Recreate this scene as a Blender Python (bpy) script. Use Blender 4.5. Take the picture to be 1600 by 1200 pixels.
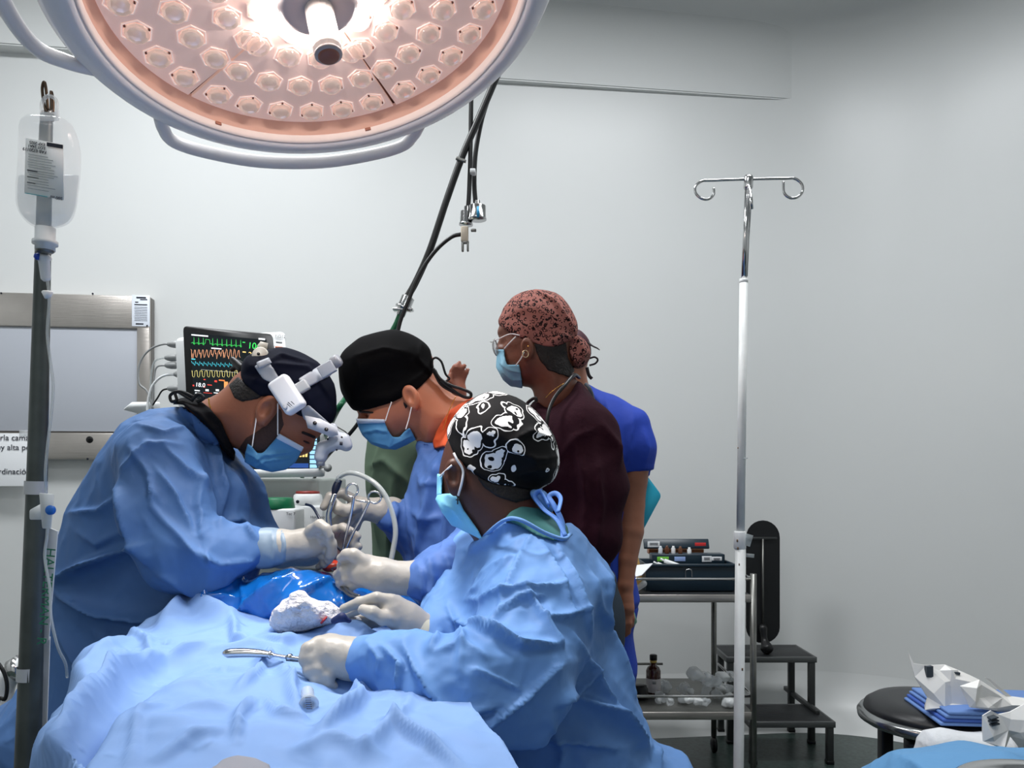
import bpy, bmesh, math, random
import numpy as np
from mathutils import Vector, Matrix
random.seed(7); np.random.seed(7)
for o in list(bpy.data.objects): bpy.data.objects.remove(o)
C = bpy.context.scene.collection
SC = bpy.context.scene
# ---------------------------------------------------------------- camera (level, lens shifted up)
F, CX, CY, H = 1200.0, 800.0, 740.0, 1.25
cam = bpy.data.cameras.new('camera'); co = bpy.data.objects.new('camera', cam); C.objects.link(co)
co.location = (0, 0, H); co.rotation_euler = (math.pi/2, 0, 0)
cam.sensor_width = 36.0; cam.lens = 27.0; cam.shift_x = 0.0; cam.shift_y = 140.0/1600.0
cam.clip_start = 0.02; cam.clip_end = 60
SC.camera = co
# ---------------------------------------------------------------- world, view, room lights
w = bpy.data.worlds.new('world'); SC.world = w; w.use_nodes = True
w.node_tree.nodes['Background'].inputs[0].default_value = (0.9, 0.95, 1.0, 1)
w.node_tree.nodes['Background'].inputs[1].default_value = 0.25
SC.view_settings.view_transform = 'Standard'; SC.view_settings.look = 'None'
SC.view_settings.gamma = 1.0; SC.view_settings.use_curve_mapping = False
SC.view_settings.exposure = 0.0
def area(name, loc, rot, sx, sy, power, col=(1, 1, 1)):
    l = bpy.data.lights.new(name, 'AREA'); l.shape = 'RECTANGLE'; l.size = sx; l.size_y = sy
    l.energy = power; l.color = col
    o = bpy.data.objects.new(name, l); C.objects.link(o); o.location = loc; o.rotation_euler = rot
    return o
area('ceiling_and_fill_light', (-1.3, 2.2, 3.56), (0, 0, 0), 1.2, 0.5, 62, (0.95, 0.975, 1.0))
area('ceiling_and_fill_light', (0.9, 2.2, 3.56), (0, 0, 0), 1.2, 0.5, 48, (0.95, 0.975, 1.0))
area('ceiling_and_fill_light', (-0.45, 0.1, 3.56), (0, 0, 0), 1.2, 0.5, 22, (0.95, 0.975, 1.0))
area('ceiling_and_fill_light', (-1.3, -0.7, 3.56), (0, 0, 0), 1.2, 0.5, 9, (0.95, 0.975, 1.0))  # added fill from behind the camera, brightens surfaces that face it

def P(px, py, d): return Vector(((px-CX)*d/F, d, H-(py-CY)*d/F))
def lin(c):
    return tuple(((v/255)/12.92 if v/255 <= .04045 else ((v/255+.055)/1.055)**2.4) for v in c[:3])+(1,)
# ---------------------------------------------------------------- materials
MATS = {}
def mat(name, col, rough=.5, metal=0., alpha=1., spec=.5, trans=0., ior=1.45, emit=None, es=0., coat=0., sheen=0., sss=0.,
        bump=None, bs=.3, bd=.005, scale=20., var=0., vscale=6., aniso=None):
    if name in MATS: return MATS[name]
    m = bpy.data.materials.new(name); MATS[name] = m; m.use_nodes = True
    nt = m.node_tree; N = nt.nodes; L = nt.links; b = N['Principled BSDF']
    b.inputs['Base Color'].default_value = lin(col); b.inputs['Roughness'].default_value = rough
    b.inputs['Metallic'].default_value = metal; b.inputs['Alpha'].default_value = alpha
    b.inputs['Specular IOR Level'].default_value = spec; b.inputs['Transmission Weight'].default_value = trans
    b.inputs['IOR'].default_value = ior; b.inputs['Coat Weight'].default_value = coat
    b.inputs['Sheen Weight'].default_value = sheen
    if sss: b.inputs['Subsurface Weight'].default_value = sss; b.inputs['Subsurface Radius'].default_value = (.012, .005, .003); b.inputs['Subsurface Scale'].default_value = 1
    if emit: b.inputs['Emission Color'].default_value = lin(emit); b.inputs['Emission Strength'].default_value = es
    tc = N.new('ShaderNodeTexCoord')
    if var:
        n = N.new('ShaderNodeTexNoise'); n.inputs['Scale'].default_value = vscale; n.inputs['Detail'].default_value = 5
        L.new(tc.outputs['Object'], n.inputs['Vector'])
        hs = N.new('ShaderNodeMix'); hs.data_type = 'RGBA'
        c = lin(col); hs.inputs[6].default_value = tuple(v*(1-var) for v in c[:3])+(1,); hs.inputs[7].default_value = tuple(min(1, v*(1+var)) for v in c[:3])+(1,)
        mr = N.new('ShaderNodeMapRange'); mr.inputs[1].default_value = .3; mr.inputs[2].default_value = .7
        L.new(n.outputs[0], mr.inputs[0]); L.new(mr.outputs[0], hs.inputs[0]); L.new(hs.outputs[2], b.inputs['Base Color'])
    if bump:
        bp = N.new('ShaderNodeBump'); bp.inputs['Strength'].default_value = bs; bp.inputs['Distance'].default_value = bd
        if bump == 'noise':
            n = N.new('ShaderNodeTexNoise'); n.inputs['Scale'].default_value = scale; n.inputs['Detail'].default_value = 6
            L.new(tc.outputs['Object'], n.inputs['Vector']); L.new(n.outputs[0], bp.inputs['Height'])
        elif bump == 'crumple':
            # sharp creases: two sets of stretched ridged noise, broken up by a slow mask
            hs = []
            for k_, (sc_, st, wgt, ro) in enumerate(((scale*.75, (1, 1, .38), 1.0, (.5, .4, .6)), (scale*.8, (1.2, .8, .4), .9, (-.6, .3, -.7)), (scale*1.9, (1, 1, .5), .30, (.9, -.5, .2)), (scale*2.4, (.8, 1, .6), .22, (-.2, .9, -1.1)))):
                mp = N.new('ShaderNodeMapping'); mp.inputs['Scale'].default_value = st; mp.inputs['Rotation'].default_value = ro; mp.inputs['Location'].default_value = (k_*3.1, k_*1.7, 0); L.new(tc.outputs['Object'], mp.inputs[0])
                v = N.new('ShaderNodeTexNoise'); v.noise_type = 'RIDGED_MULTIFRACTAL'; v.normalize = False; v.inputs['Scale'].default_value = sc_; v.inputs['Detail'].default_value = 1.0; v.inputs['Roughness'].default_value = .5; v.inputs['Distortion'].default_value = .6
                L.new(mp.outputs[0], v.inputs['Vector'])
                mk_ = N.new('ShaderNodeTexNoise'); mk_.inputs['Scale'].default_value = sc_*.8; mk_.inputs['Detail'].default_value = 1; L.new(mp.outputs[0], mk_.inputs['Vector'])
                mr_ = N.new('ShaderNodeMapRange'); mr_.inputs[1].default_value = .38; mr_.inputs[2].default_value = .62; mr_.inputs[3].default_value = .1*wgt; mr_.inputs[4].default_value = wgt; L.new(mk_.outputs[0], mr_.inputs[0])
                pw_ = N.new('ShaderNodeMath'); pw_.operation = 'POWER'; pw_.inputs[1].default_value = 2.2; L.new(v.outputs[0], pw_.inputs[0])
                q = N.new('ShaderNodeMath'); q.operation = 'MULTIPLY'; L.new(pw_.outputs[0], q.inputs[0]); L.new(mr_.outputs[0], q.inputs[1]); hs.append(q)
            last = hs[0]
            for h_ in hs[1:]:
                a = N.new('ShaderNodeMath'); L.new(last.outputs[0], a.inputs[0]); L.new(h_.outputs[0], a.inputs[1]); last = a
            L.new(last.outputs[0], bp.inputs['Height'])
        elif bump == 'brush':
            mp = N.new('ShaderNodeMapping'); mp.inputs['Scale'].default_value = (2, 2, 90); L.new(tc.outputs['Object'], mp.inputs[0])
            n = N.new('ShaderNodeTexNoise'); n.inputs['Scale'].default_value = scale; L.new(mp.outputs[0], n.inputs['Vector']); L.new(n.outputs[0], bp.inputs['Height'])
        L.new(bp.outputs[0], b.inputs['Normal'])
    return m
# ---------------------------------------------------------------- object helpers
def base_of(V):
    lo = V.min(0); hi = V.max(0); return np.array([(lo[0]+hi[0])/2, (lo[1]+hi[1])/2, lo[2]])
def wloc(o):
    v = Vector((0, 0, 0))
    while o is not None: v = v+o.location; o = o.parent
    return v
def mk(name, VF, m, parent=None, smooth=True, label=None, cat=None, group=None, kind=None, angle=None):
    V, Fc = VF[0], VF[1]
    V = np.asarray(V, float).reshape(-1, 3)
    me = bpy.data.meshes.new(name)
    og = np.array(wloc(parent)) if parent else base_of(V)
    Vl = V-og
    if isinstance(Fc, np.ndarray) and Fc.ndim == 2:
        nf = len(Fc); k = Fc.shape[1]
        me.vertices.add(len(Vl)); me.vertices.foreach_set('co', Vl.astype(np.float32).ravel())
        me.loops.add(nf*k); me.loops.foreach_set('vertex_index', Fc.astype(np.int32).ravel())
        me.polygons.add(nf); me.polygons.foreach_set('loop_start', np.arange(nf, dtype=np.int32)*k)
        me.update(calc_edges=True); me.validate()
    else:
        me.from_pydata([tuple(v) for v in Vl], [], [tuple(f) for f in Fc]); me.update()
    if smooth:
        me.polygons.foreach_set('use_smooth', np.ones(len(me.polygons), bool))
        if angle:
            try: me.set_sharp_from_angle(angle=math.radians(angle))
            except Exception: pass
    if m is not None: me.materials.append(m)
    o = bpy.data.objects.new(name, me); C.objects.link(o)
    if parent: o.parent = parent
    else: o.location = og
    tag(o, label, cat, group, kind)
    return o
def tag(o, label=None, cat=None, group=None, kind=None):
    if label: o['label'] = label
    if cat: o['category'] = cat
    if group: o['group'] = group
    if kind: o['kind'] = kind
    return o
def thing(name, label, cat, loc, group=None):
    o = bpy.data.objects.new(name, None); C.objects.link(o); o.location = loc; o.empty_display_size = .05
    return tag(o, label, cat, group)
def join(*ms):
    V = []; Fs = []; n = 0
    for v, f in ms:
        v = np.asarray(v, float).reshape(-1, 3); V.append(v)
        Fs += [tuple(int(i)+n for i in q) for q in f]; n += len(v)
    return np.concatenate(V), Fs
def bm_out(bm):
    bm.normal_update(); V = np.array([v.co[:] for v in bm.verts]); bm.verts.index_update()
    Fs = [[v.index for v in f.verts] for f in bm.faces]; bm.free(); return V, Fs
def box(c, s, rot=None, bev=.003, seg=2):
    bm = bmesh.new(); bmesh.ops.create_cube(bm, size=1)
    for v in bm.verts: v.co = Vector((v.co.x*s[0], v.co.y*s[1], v.co.z*s[2]))
    if bev: bmesh.ops.bevel(bm, geom=bm.edges[:], offset=min(bev, min(s)*.45), segments=seg, profile=.5, affect='EDGES')
    V, Fs = bm_out(bm)
    if rot is not None: V = V@np.array(rot).T
    return V+np.array(c), Fs
def frame(u, n):   # rotation matrix with columns u (x), n (y), up
    u = Vector(u).normalized(); n = Vector(n).normalized(); k = u.cross(n).normalized(); n = k.cross(u)
    return np.array([[u[i], n[i], k[i]] for i in range(3)])
def catmull(pts, n=8):
    pts = [np.array(p, float) for p in pts]
    if len(pts) < 3: return pts
    q = [2*pts[0]-pts[1]]+pts+[2*pts[-1]-pts[-2]]; out = []
    for i in range(1, len(q)-2):
        for k in range(n):
            t = k/n
            out.append(.5*((2*q[i])+(-q[i-1]+q[i+1])*t+(2*q[i-1]-5*q[i]+4*q[i+1]-q[i+2])*t*t+(-q[i-1]+3*q[i]-3*q[i+1]+q[i+2])*t**3))
    out.append(pts[-1]); return out
def tube(pts, r, seg=10, sm=True, n=8, flat=1., closed=False):
    pts = [np.array(p, float) for p in pts]
    if sm:
        if hasattr(r, '__len__'):
            rr = catmull([np.array([x, 0, 0]) for x in r], n); r = [x[0] for x in rr]
        pts = catmull(pts, n)
    k = len(pts); R = r if hasattr(r, '__len__') else [r]*k
    t0 = pts[1]-pts[0]; t0 /= np.linalg.norm(t0)
    up = np.array([0, 0, 1.]) if abs(t0[2]) < .9 else np.array([0, 1., 0])
    a = np.cross(t0, up); a /= np.linalg.norm(a); V = []; Fs = []
    for i in range(k):
        t = pts[min(i+1, k-1)]-pts[max(i-1, 0)]; t /= (np.linalg.norm(t)+1e-12)
        a = a-t*np.dot(a, t); a /= np.linalg.norm(a); b = np.cross(t, a)
        for j in range(seg):
            th = 2*math.pi*j/seg; V.append(pts[i]+R[i]*(math.cos(th)*a+flat*math.sin(th)*b))
    for i in range(k-1):
        for j in range(seg): Fs.append((i*seg+j, i*seg+(j+1) % seg, (i+1)*seg+(j+1) % seg, (i+1)*seg+j))
    if not closed:
        Fs.append(tuple(range(seg))[::-1]); Fs.append(tuple((k-1)*seg+j for j in range(seg)))
    return np.array(V), Fs
def lathe(prof, c=(0, 0, 0), axis=(0, 0, 1), seg=32, ref=None, cap=True):
    ax = Vector(axis).normalized(); u = Vector(ref) if ref is not None else (Vector((1, 0, 0)) if abs(ax.x) < .9 else Vector((0, 1, 0)))
    u = (u-ax*u.dot(ax)).normalized(); v = ax.cross(u); V = []; Fs = []
    for r, z in prof:
        for j in range(seg):
            th = 2*math.pi*j/seg; V.append(Vector(c)+ax*z+(u*math.cos(th)+v*math.sin(th))*r)
    for i in range(len(prof)-1):
        for j in range(seg): Fs.append((i*seg+j, i*seg+(j+1) % seg, (i+1)*seg+(j+1) % seg, (i+1)*seg+j))
    if cap:
        Fs.append(tuple(range(seg))[::-1]); Fs.append(tuple((len(prof)-1)*seg+j for j in range(seg)))
    return np.array([x[:] for x in V]), Fs
def prism(poly, org, u, v, n, th, bev=0):
    """polygon (a,b) pairs in the plane org+a*u+b*v, thickness th along n"""
    bm = bmesh.new(); org, u, v, n = Vector(org), Vector(u), Vector(v), Vector(n)
    vs = [bm.verts.new(org+u*a+v*b) for a, b in poly]; f = bm.faces.new(vs)
    r = bmesh.ops.extrude_face_region(bm, geom=[f]); ev = [g for g in r['geom'] if isinstance(g, bmesh.types.BMVert)]
    for x in ev: x.co += n*th
    bmesh.ops.recalc_face_normals(bm, faces=bm.faces[:])
    if bev: bmesh.ops.bevel(bm, geom=bm.edges[:], offset=bev, segments=2, affect='EDGES')
    return bm_out(bm)
def text(name, s, loc, u, v, size, m, parent, align='LEFT', ext=.0003, mirror=False):
    cu = bpy.data.curves.new(name, 'FONT'); cu.body = s; cu.size = size; cu.extrude = ext; cu.align_x = align; cu.align_y = 'CENTER'
    cu.materials.append(m); o = bpy.data.objects.new(name, cu); C.objects.link(o); o.parent = parent
    u = Vector(u).normalized(); v = Vector(v); v = (v-u*v.dot(u)).normalized(); n = u.cross(v)
    M = Matrix(((u.x, v.x, n.x), (u.y, v.y, n.y), (u.z, v.z, n.z)))
    o.parent = None; bpy.context.view_layer.update(); dg = bpy.context.evaluated_depsgraph_get()
    me = bpy.data.meshes.new_from_object(o.evaluated_get(dg)); bpy.data.objects.remove(o)
    for v_ in me.vertices: v_.co = M@v_.co
    if not me.materials: me.materials.append(m)
    q = bpy.data.objects.new(name, me); C.objects.link(q); q.parent = parent; q.location = Vector(loc)-wloc(parent); return q
# ---------------------------------------------------------------- signed-distance modelling
class S:
    def __init__(s, f, lo, hi): s.f = f; s.lo = np.array(lo, float); s.hi = np.array(hi, float)
def cap(a, b, ra, rb=None):
    a = np.array(a, float); b = np.array(b, float); rb = ra if rb is None else rb
    ab = b-a; l2 = max(ab@ab, 1e-9); R = max(ra, rb)
    def f(X, Y, Z):
        t = np.clip(((X-a[0])*ab[0]+(Y-a[1])*ab[1]+(Z-a[2])*ab[2])/l2, 0, 1)
        return np.sqrt((X-a[0]-t*ab[0])**2+(Y-a[1]-t*ab[1])**2+(Z-a[2]-t*ab[2])**2)-(ra+(rb-ra)*t)
    return S(f, np.minimum(a, b)-R, np.maximum(a, b)+R)
def ell(c, r, ax=None):
    """ellipsoid; ax = 3x3 with columns as its axes"""
    c = np.array(c, float); r = np.array(r, float); A = np.eye(3) if ax is None else np.array(ax)
    def f(X, Y, Z):
        x, y, z = X-c[0], Y-c[1], Z-c[2]
        q = [A[0, i]*x+A[1, i]*y+A[2, i]*z for i in range(3)]
        k0 = np.sqrt((q[0]/r[0])**2+(q[1]/r[1])**2+(q[2]/r[2])**2)
        k1 = np.sqrt((q[0]/r[0]**2)**2+(q[1]/r[1]**2)**2+(q[2]/r[2]**2)**2)+1e-9
        return k0*(k0-1)/k1
    R = np.sqrt((A**2)@(r**2)); return S(f, c-R, c+R)
def U(k, *ss):
    def f(X, Y, Z):
        d = ss[0].f(X, Y, Z)
        for s in ss[1:]:
            e = s.f(X, Y, Z); h = np.clip(k-np.abs(d-e), 0, None)/k; d = np.minimum(d, e)-h*h*k*.25
        return d
    return S(f, np.min([s.lo for s in ss], 0), np.max([s.hi for s in ss], 0))
def chain(nodes, k=.02):
    """nodes (px,py,d,r metres)"""
    pts = [(P(a, b, d), r) for a, b, d, r in nodes]
    return U(k, *[cap(pts[i][0], pts[i+1][0], pts[i][1], pts[i+1][1]) for i in range(len(pts)-1)])
def SUB(a, b, k=.01):
    def f(X, Y, Z):
        d = a.f(X, Y, Z); e = -b.f(X, Y, Z); h = np.clip(k-np.abs(d-e), 0, None)/k; return np.maximum(d, e)+h*h*k*.25
    return S(f, a.lo, a.hi)
def AND(a, b, k=.004):
    def f(X, Y, Z):
        d = a.f(X, Y, Z); e = b.f(X, Y, Z); h = np.clip(k-np.abs(d-e), 0, None)/k; return np.maximum(d, e)+h*h*k*.25
    return S(f, np.maximum(a.lo, b.lo), np.minimum(a.hi, b.hi))
def OFF(a, t): return S(lambda X, Y, Z: a.f(X, Y, Z)-t, a.lo-t, a.hi+t)
def polyd(x, y, poly):
    """signed distance, positive inside"""
    d2 = np.full(np.broadcast(x, y).shape, 1e9); ins = np.zeros(d2.shape, bool); n = len(poly)
    for i in range(n):
        ax, ay = poly[i]; bx, by = poly[(i+1) % n]; ex, ey = bx-ax, by-ay
        t = np.clip(((x-ax)*ex+(y-ay)*ey)/(ex*ex+ey*ey+1e-12), 0, 1)
        d2 = np.minimum(d2, (x-ax-t*ex)**2+(y-ay-t*ey)**2)
        if abs(ey) > 1e-12:
            c = ((ay > y) != (by > y)) & (x < (ex)*(y-ay)/ey+ax); ins ^= c
    d = np.sqrt(d2); return np.where(ins, d, -d)
def infl(poly, d0, T, wd=None, gx=0., gz=0., sm=True, blur=2):
    """traced outline (px) at distance d0, given a rounded body of half thickness T; rim rounded over wd metres"""
    if sm:
        q = [np.array((a, b, 0), float) for a, b in poly]; n = len(q); out = []
        for i in range(n):
            p0, p1, p2, p3 = q[i-1], q[i], q[(i+1) % n], q[(i+2) % n]
            for t in (0, .34, .67):
                out.append(.5*((2*p1)+(-p0+p2)*t+(2*p0-5*p1+4*p2-p3)*t*t+(-p0+3*p1-3*p2+p3)*t**3))
        poly = [(a[0], a[1]) for a in out]
    pw = [((a-CX)*d0/F, H-(b-CY)*d0/F) for a, b in poly]; wd = wd or T
    cx = np.mean([a for a, b in pw]); cz = np.mean([b for a, b in pw])
    xs = [a for a, b in pw]; zs = [b for a, b in pw]
    def f(X, Y, Z):
        s = polyd(X, Z, pw)
        # soft saturation keeps the middle smooth
        q = np.clip(s/wd, -1e3, 1.0); u = wd*(1-np.where(q > 0, q-.0*q, q))
        yc = d0+gx*(X-cx)+gz*(Z-cz); v = np.abs(Y-yc)*wd/T
        return (np.sqrt(u*u+v*v)-wd)*min(1., T/wd)
    g = abs(gx)*(max(xs)-min(xs))/2+abs(gz)*(max(zs)-min(zs))/2
    return S(f, (min(xs), d0-T-g, min(zs)), (max(xs), d0+T+g, max(zs)))
def region(poly, ymin=None, ymax=None):
    """everything seen inside a traced outline, between two distances (negative inside, about metres)"""
    def f(X, Y, Z):
        px = CX+F*X/Y; py = CY-F*(Z-H)/Y
        r = -polyd(px, py, poly)*Y/F
        if ymax is not None: r = np.maximum(r, Y-ymax)
        if ymin is not None: r = np.maximum(r, ymin-Y)
        return r
    xs = [a for a, b in poly]; ys = [b for a, b in poly]; ds = (ymin or .5, ymax or 4)
    c = [P(a, b, d) for a in (min(xs), max(xs)) for b in (min(ys), max(ys)) for d in ds]
    return S(f, np.min([v[:] for v in c], 0), np.max([v[:] for v in c], 0))
def surfnet(s, h, lo=None, hi=None, smooth=2):
    lo = s.lo-2.2*h if lo is None else np.maximum(np.array(lo), s.lo-2.2*h); hi = s.hi+2.2*h if hi is None else np.minimum(np.array(hi), s.hi+2.2*h)
    ax = [np.arange(lo[i], hi[i]+h, h) for i in range(3)]
    X, Y, Z = ax[0][:, None, None], ax[1][None, :, None], ax[2][None, None, :]
    G = np.broadcast_to(s.f(X, Y, Z), tuple(len(a) for a in ax)).astype(np.float32)
    G = G.copy(); I = G < 0
    sh = tuple(n-1 for n in G.shape); cnt = np.zeros(sh, np.int8)
    offs = [(i, j, k) for i in (0, 1) for j in (0, 1) for k in (0, 1)]
    for i, j, k in offs: cnt += I[i:i+sh[0], j:j+sh[1], k:k+sh[2]]
    act = (cnt > 0) & (cnt < 8); idx = np.argwhere(act)
    if len(idx) == 0: raise RuntimeError('empty surface')
    cv = np.stack([G[idx[:, 0]+i, idx[:, 1]+j, idx[:, 2]+k] for i, j, k in offs], 1)
    pos = np.zeros((len(idx), 3)); num = np.zeros(len(idx))
    for a in range(8):
        for b in range(a+1, 8):
            oa, ob = np.array(offs[a]), np.array(offs[b])
            if np.abs(oa-ob).sum() != 1: continue
            va, vb = cv[:, a], cv[:, b]; m_ = (va < 0) != (vb < 0); t = np.where(m_, va/(va-vb+1e-20), 0)
            pos += m_[:, None]*(oa+t[:, None]*(ob-oa)); num += m_
    V = lo+(idx+pos/num[:, None])*h
    ids = -np.ones(sh, np.int64); ids[act] = np.arange(len(idx)); Q = []
    for axn in range(3):
        o1, o2 = (axn+1) % 3, (axn+2) % 3
        sl0 = [slice(1, -1)]*3; sl1 = [slice(1, -1)]*3; sl0[axn] = slice(0, -1); sl1[axn] = slice(1, None)
        a = I[tuple(sl0)]; b = I[tuple(sl1)]; e = np.argwhere(a != b)
        fl = a[tuple(e.T)]; g = e.copy(); g[:, o1] += 1; g[:, o2] += 1
        def cid(d1, d2):
            q = g.copy(); q[:, o1] -= d1; q[:, o2] -= d2; return ids[tuple(q.T)]
        q = np.stack([cid(1, 1), cid(0, 1), cid(0, 0), cid(1, 0)], 1)
        q[~fl] = q[~fl][:, ::-1]; Q.append(q)
    Q = np.concatenate(Q); Q = Q[(Q >= 0).all(1)]
    V = lap(V, Q, smooth); return V, Q
def lap(V, Q, it, lam=.6):
    e = np.concatenate([Q[:, [0, 1]], Q[:, [1, 2]], Q[:, [2, 3]], Q[:, [3, 0]]]); n = len(V)
    deg = np.bincount(e[:, 0], minlength=n)+np.bincount(e[:, 1], minlength=n)+1e-9
    for _ in range(it):
        for lm in (lam, -lam*.9):
            A = np.stack([(np.bincount(e[:, 0], V[e[:, 1], i], n)+np.bincount(e[:, 1], V[e[:, 0], i], n))/deg for i in range(3)], 1)
            V = V+lm*(A-V)
    return V
def normals(V, Q):
    fn = np.cross(V[Q[:, 2]]-V[Q[:, 0]], V[Q[:, 3]]-V[Q[:, 1]]); n = len(V)
    N = np.stack([sum(np.bincount(Q[:, j], fn[:, i], n) for j in range(4)) for i in range(3)], 1)
    return N/(np.linalg.norm(N, axis=1)[:, None]+1e-12)
def segd(px, py, pts):
    """distance, side, arc parameter to a polyline"""
    best = np.full(px.shape, 1e9); side = np.zeros(px.shape); par = np.zeros(px.shape)
    L = [math.dist(pts[i], pts[i+1]) for i in range(len(pts)-1)]; tot = sum(L); acc = 0
    for i in range(len(pts)-1):
        ax, ay = pts[i]; bx, by = pts[i+1]; ex, ey = bx-ax, by-ay
        t = np.clip(((px-ax)*ex+(py-ay)*ey)/(ex*ex+ey*ey+1e-9), 0, 1)
        dx, dy = px-ax-t*ex, py-ay-t*ey; d = np.sqrt(dx*dx+dy*dy); m_ = d < best
        best = np.where(m_, d, best); side = np.where(m_, np.sign(ex*dy-ey*dx), side); par = np.where(m_, (acc+t*L[i])/tot, par); acc += L[i]
    return best, side, par
def tri(x): return 2*np.abs(x-np.floor(x+.5))
def crump(V, fr, seed=1):
    """crumpled-cloth height: sharp-creased waves in many directions, gently warped"""
    r = np.random.RandomState(seed); out = np.zeros(len(V)); W = V.copy()
    for k in range(3):
        a = r.normal(size=(3, 3)); W = W+.10/fr*np.sin(V@a.T*fr*1.3+r.rand(3)*6)
    for k in range(5):
        d = r.normal(size=3); d /= np.linalg.norm(d); m_ = .5+.5*np.sin(V@(r.normal(size=3)*fr*.7)+r.rand()*6)
        out += m_*(1-tri(W@d*fr*(.6+.5*r.rand())+r.rand()))**2
    return out/2.5
FS = 1.7
def folds(V, Q, fl, cr=(), seed=1, flat=False):
    """raise long creases on a cloth surface. fl: (polyline px, width px, height m[, sharp side]); cr: (frequency, height)"""
    N = normals(V, Q); px = CX+F*V[:, 0]/V[:, 1]; py = CY-F*(V[:, 2]-H)/V[:, 1]
    cam_ = np.array([0, 0, H])-V; cam_ /= np.linalg.norm(cam_, axis=1)[:, None]
    fac = 1. if flat else np.clip((N*cam_).sum(1)*2.2, 0, 1); D = np.zeros(len(V))
    for f_ in fl:
        pts, wd, am = f_[:3]; sd = f_[3] if len(f_) > 3 else 0
        d, s, t = segd(px, py, pts); ww = np.where(s*sd > 0, wd*.35, wd) if sd else wd
        D += am*FS*np.exp(-(d/ww)**1.1)*np.sin(np.pi*np.clip(t*.92+.04, 0, 1))**.6*fac
    for i, (fr, am) in enumerate(cr): D += am*(crump(V, fr, seed+i)-.4)
    V = V+N*D[:, None]
    return lap(V, Q, 1, .5)
def sdf_obj(name, s, h, m, parent=None, fl=(), cr=(), seed=1, smooth=2, lo=None, hi=None, **kw):
    V, Q = surfnet(s, h, lo, hi, smooth)
    if len(fl) or len(cr): V = folds(V, Q, fl, cr, seed)
    return mk(name, (V, Q), m, parent, **kw)
# ================================================================ the room
m_wall = mat('wall_paint', (212, 214, 213), .32, spec=.4, bump='noise', bs=.05, scale=3, var=.015, vscale=1.2)
m_ceil = mat('ceiling_paint', (212, 214, 213), .6)
m_floor = mat('floor_vinyl', (52, 66, 62), .35, var=.45, vscale=60)
m_cove = mat('cove_vinyl', (222, 225, 224), .4)
WA, WB = np.array([-2.333, 3.5]), np.array([1.70, 3.99])
wu = (WB-WA)/np.linalg.norm(WB-WA); wn = np.array([wu[1], -wu[0]])      # wn points into the room
def wallpt(px, py, off=0.):
    a = np.array([(px-CX)/F, 1.]); d = (WA@wn+off)/(a@wn)
    return P(px, py, d)
def arc_path():
    dg = np.array([.76, -.65]); dg /= np.linalg.norm(dg)
    pts = [WA-wu*.9]
    c0 = WB-wu*.45; c1 = WB+dg*.45
    pts.append(c0-wu*.4)
    for t in np.linspace(0, 1, 9): pts.append((1-t)**2*c0+2*t*(1-t)*WB+t*t*c1)
    pts.append(WB+dg*1.35)
    return pts
def sweep(path, prof):
    """prof (inward offset, z) swept along an open plan path"""
    V = []; Fs = []; k = len(prof)
    for i, p in enumerate(path):
        a = path[min(i+1, len(path)-1)]-path[max(i-1, 0)]; a = a/np.linalg.norm(a); n = np.array([a[1], -a[0]])
        for o_, z in prof: q = p+n*o_; V.append((q[0], q[1], z))
    for i in range(len(path)-1):
        for j in range(k-1): Fs.append((i*k+j, (i+1)*k+j, (i+1)*k+j+1, i*k+j+1))
    return np.array(V), Fs
path = arc_path(); ZC = 3.63
cove = [(.24*(1-math.sin(t)), .0+.24*(1-math.cos(t))) for t in np.linspace(0, math.pi/2, 9)]
top = [(.14*(1-math.cos(t)), ZC-.14+.14*math.sin(t)) for t in np.linspace(0, math.pi/2, 7)]
mk('wall_back', sweep(path, [(0, .24)]+top[:]), m_wall, kind='structure')
mk('baseboard_back', sweep(path, cove), m_wall, kind='structure')
pe = path[-1]
RX = 3.0
rp = [pe, np.array([RX, pe[1]-.25]), np.array([RX, -1.6])]
mk('wall_right', sweep(rp, [(0, 0), (0, ZC)]), m_wall, kind='structure', smooth=False)
ps = path[0]
mk('wall_left', sweep([np.array([-3.25, -1.6]), np.array([-3.25, ps[1]]), ps], [(0, 0), (0, ZC)]), m_wall, kind='structure', smooth=False)
mk('wall_front', sweep([np.array([RX, -1.6]), np.array([-3.25, -1.6])], [(0, 0), (0, ZC)]), m_wall, kind='structure', smooth=False)
mk('floor', box((-.1, 1.4, -.02), (6.6, 6.2, .04), bev=0), m_floor, kind='structure', smooth=False)
mk('ceiling', box((-.1, 1.4, ZC+.02), (6.6, 6.2, .04), bev=0), m_ceil, kind='structure', smooth=False)
# shallow beam along the top of the back wall
zs = 3.17
a0 = np.array(wallpt(-300, 60, .03)[:2]); a1 = np.array(wallpt(1290, 125, .03)[:2])
e0 = np.array(wallpt(-300, 60, .085)[:2]); w0 = np.array(wallpt(-300, 60, -.02)[:2]); e1 = np.array(wallpt(1300, 125, .012)[:2]); w1 = np.array(wallpt(1303, 125, -.02)[:2])
mk('trim_1', prism([e0, e1, w1, w0], (0, 0, zs), (1, 0, 0), (0, 1, 0), (0, 0, 1), ZC-zs, .006), m_wall, kind='structure', angle=30)
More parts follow.
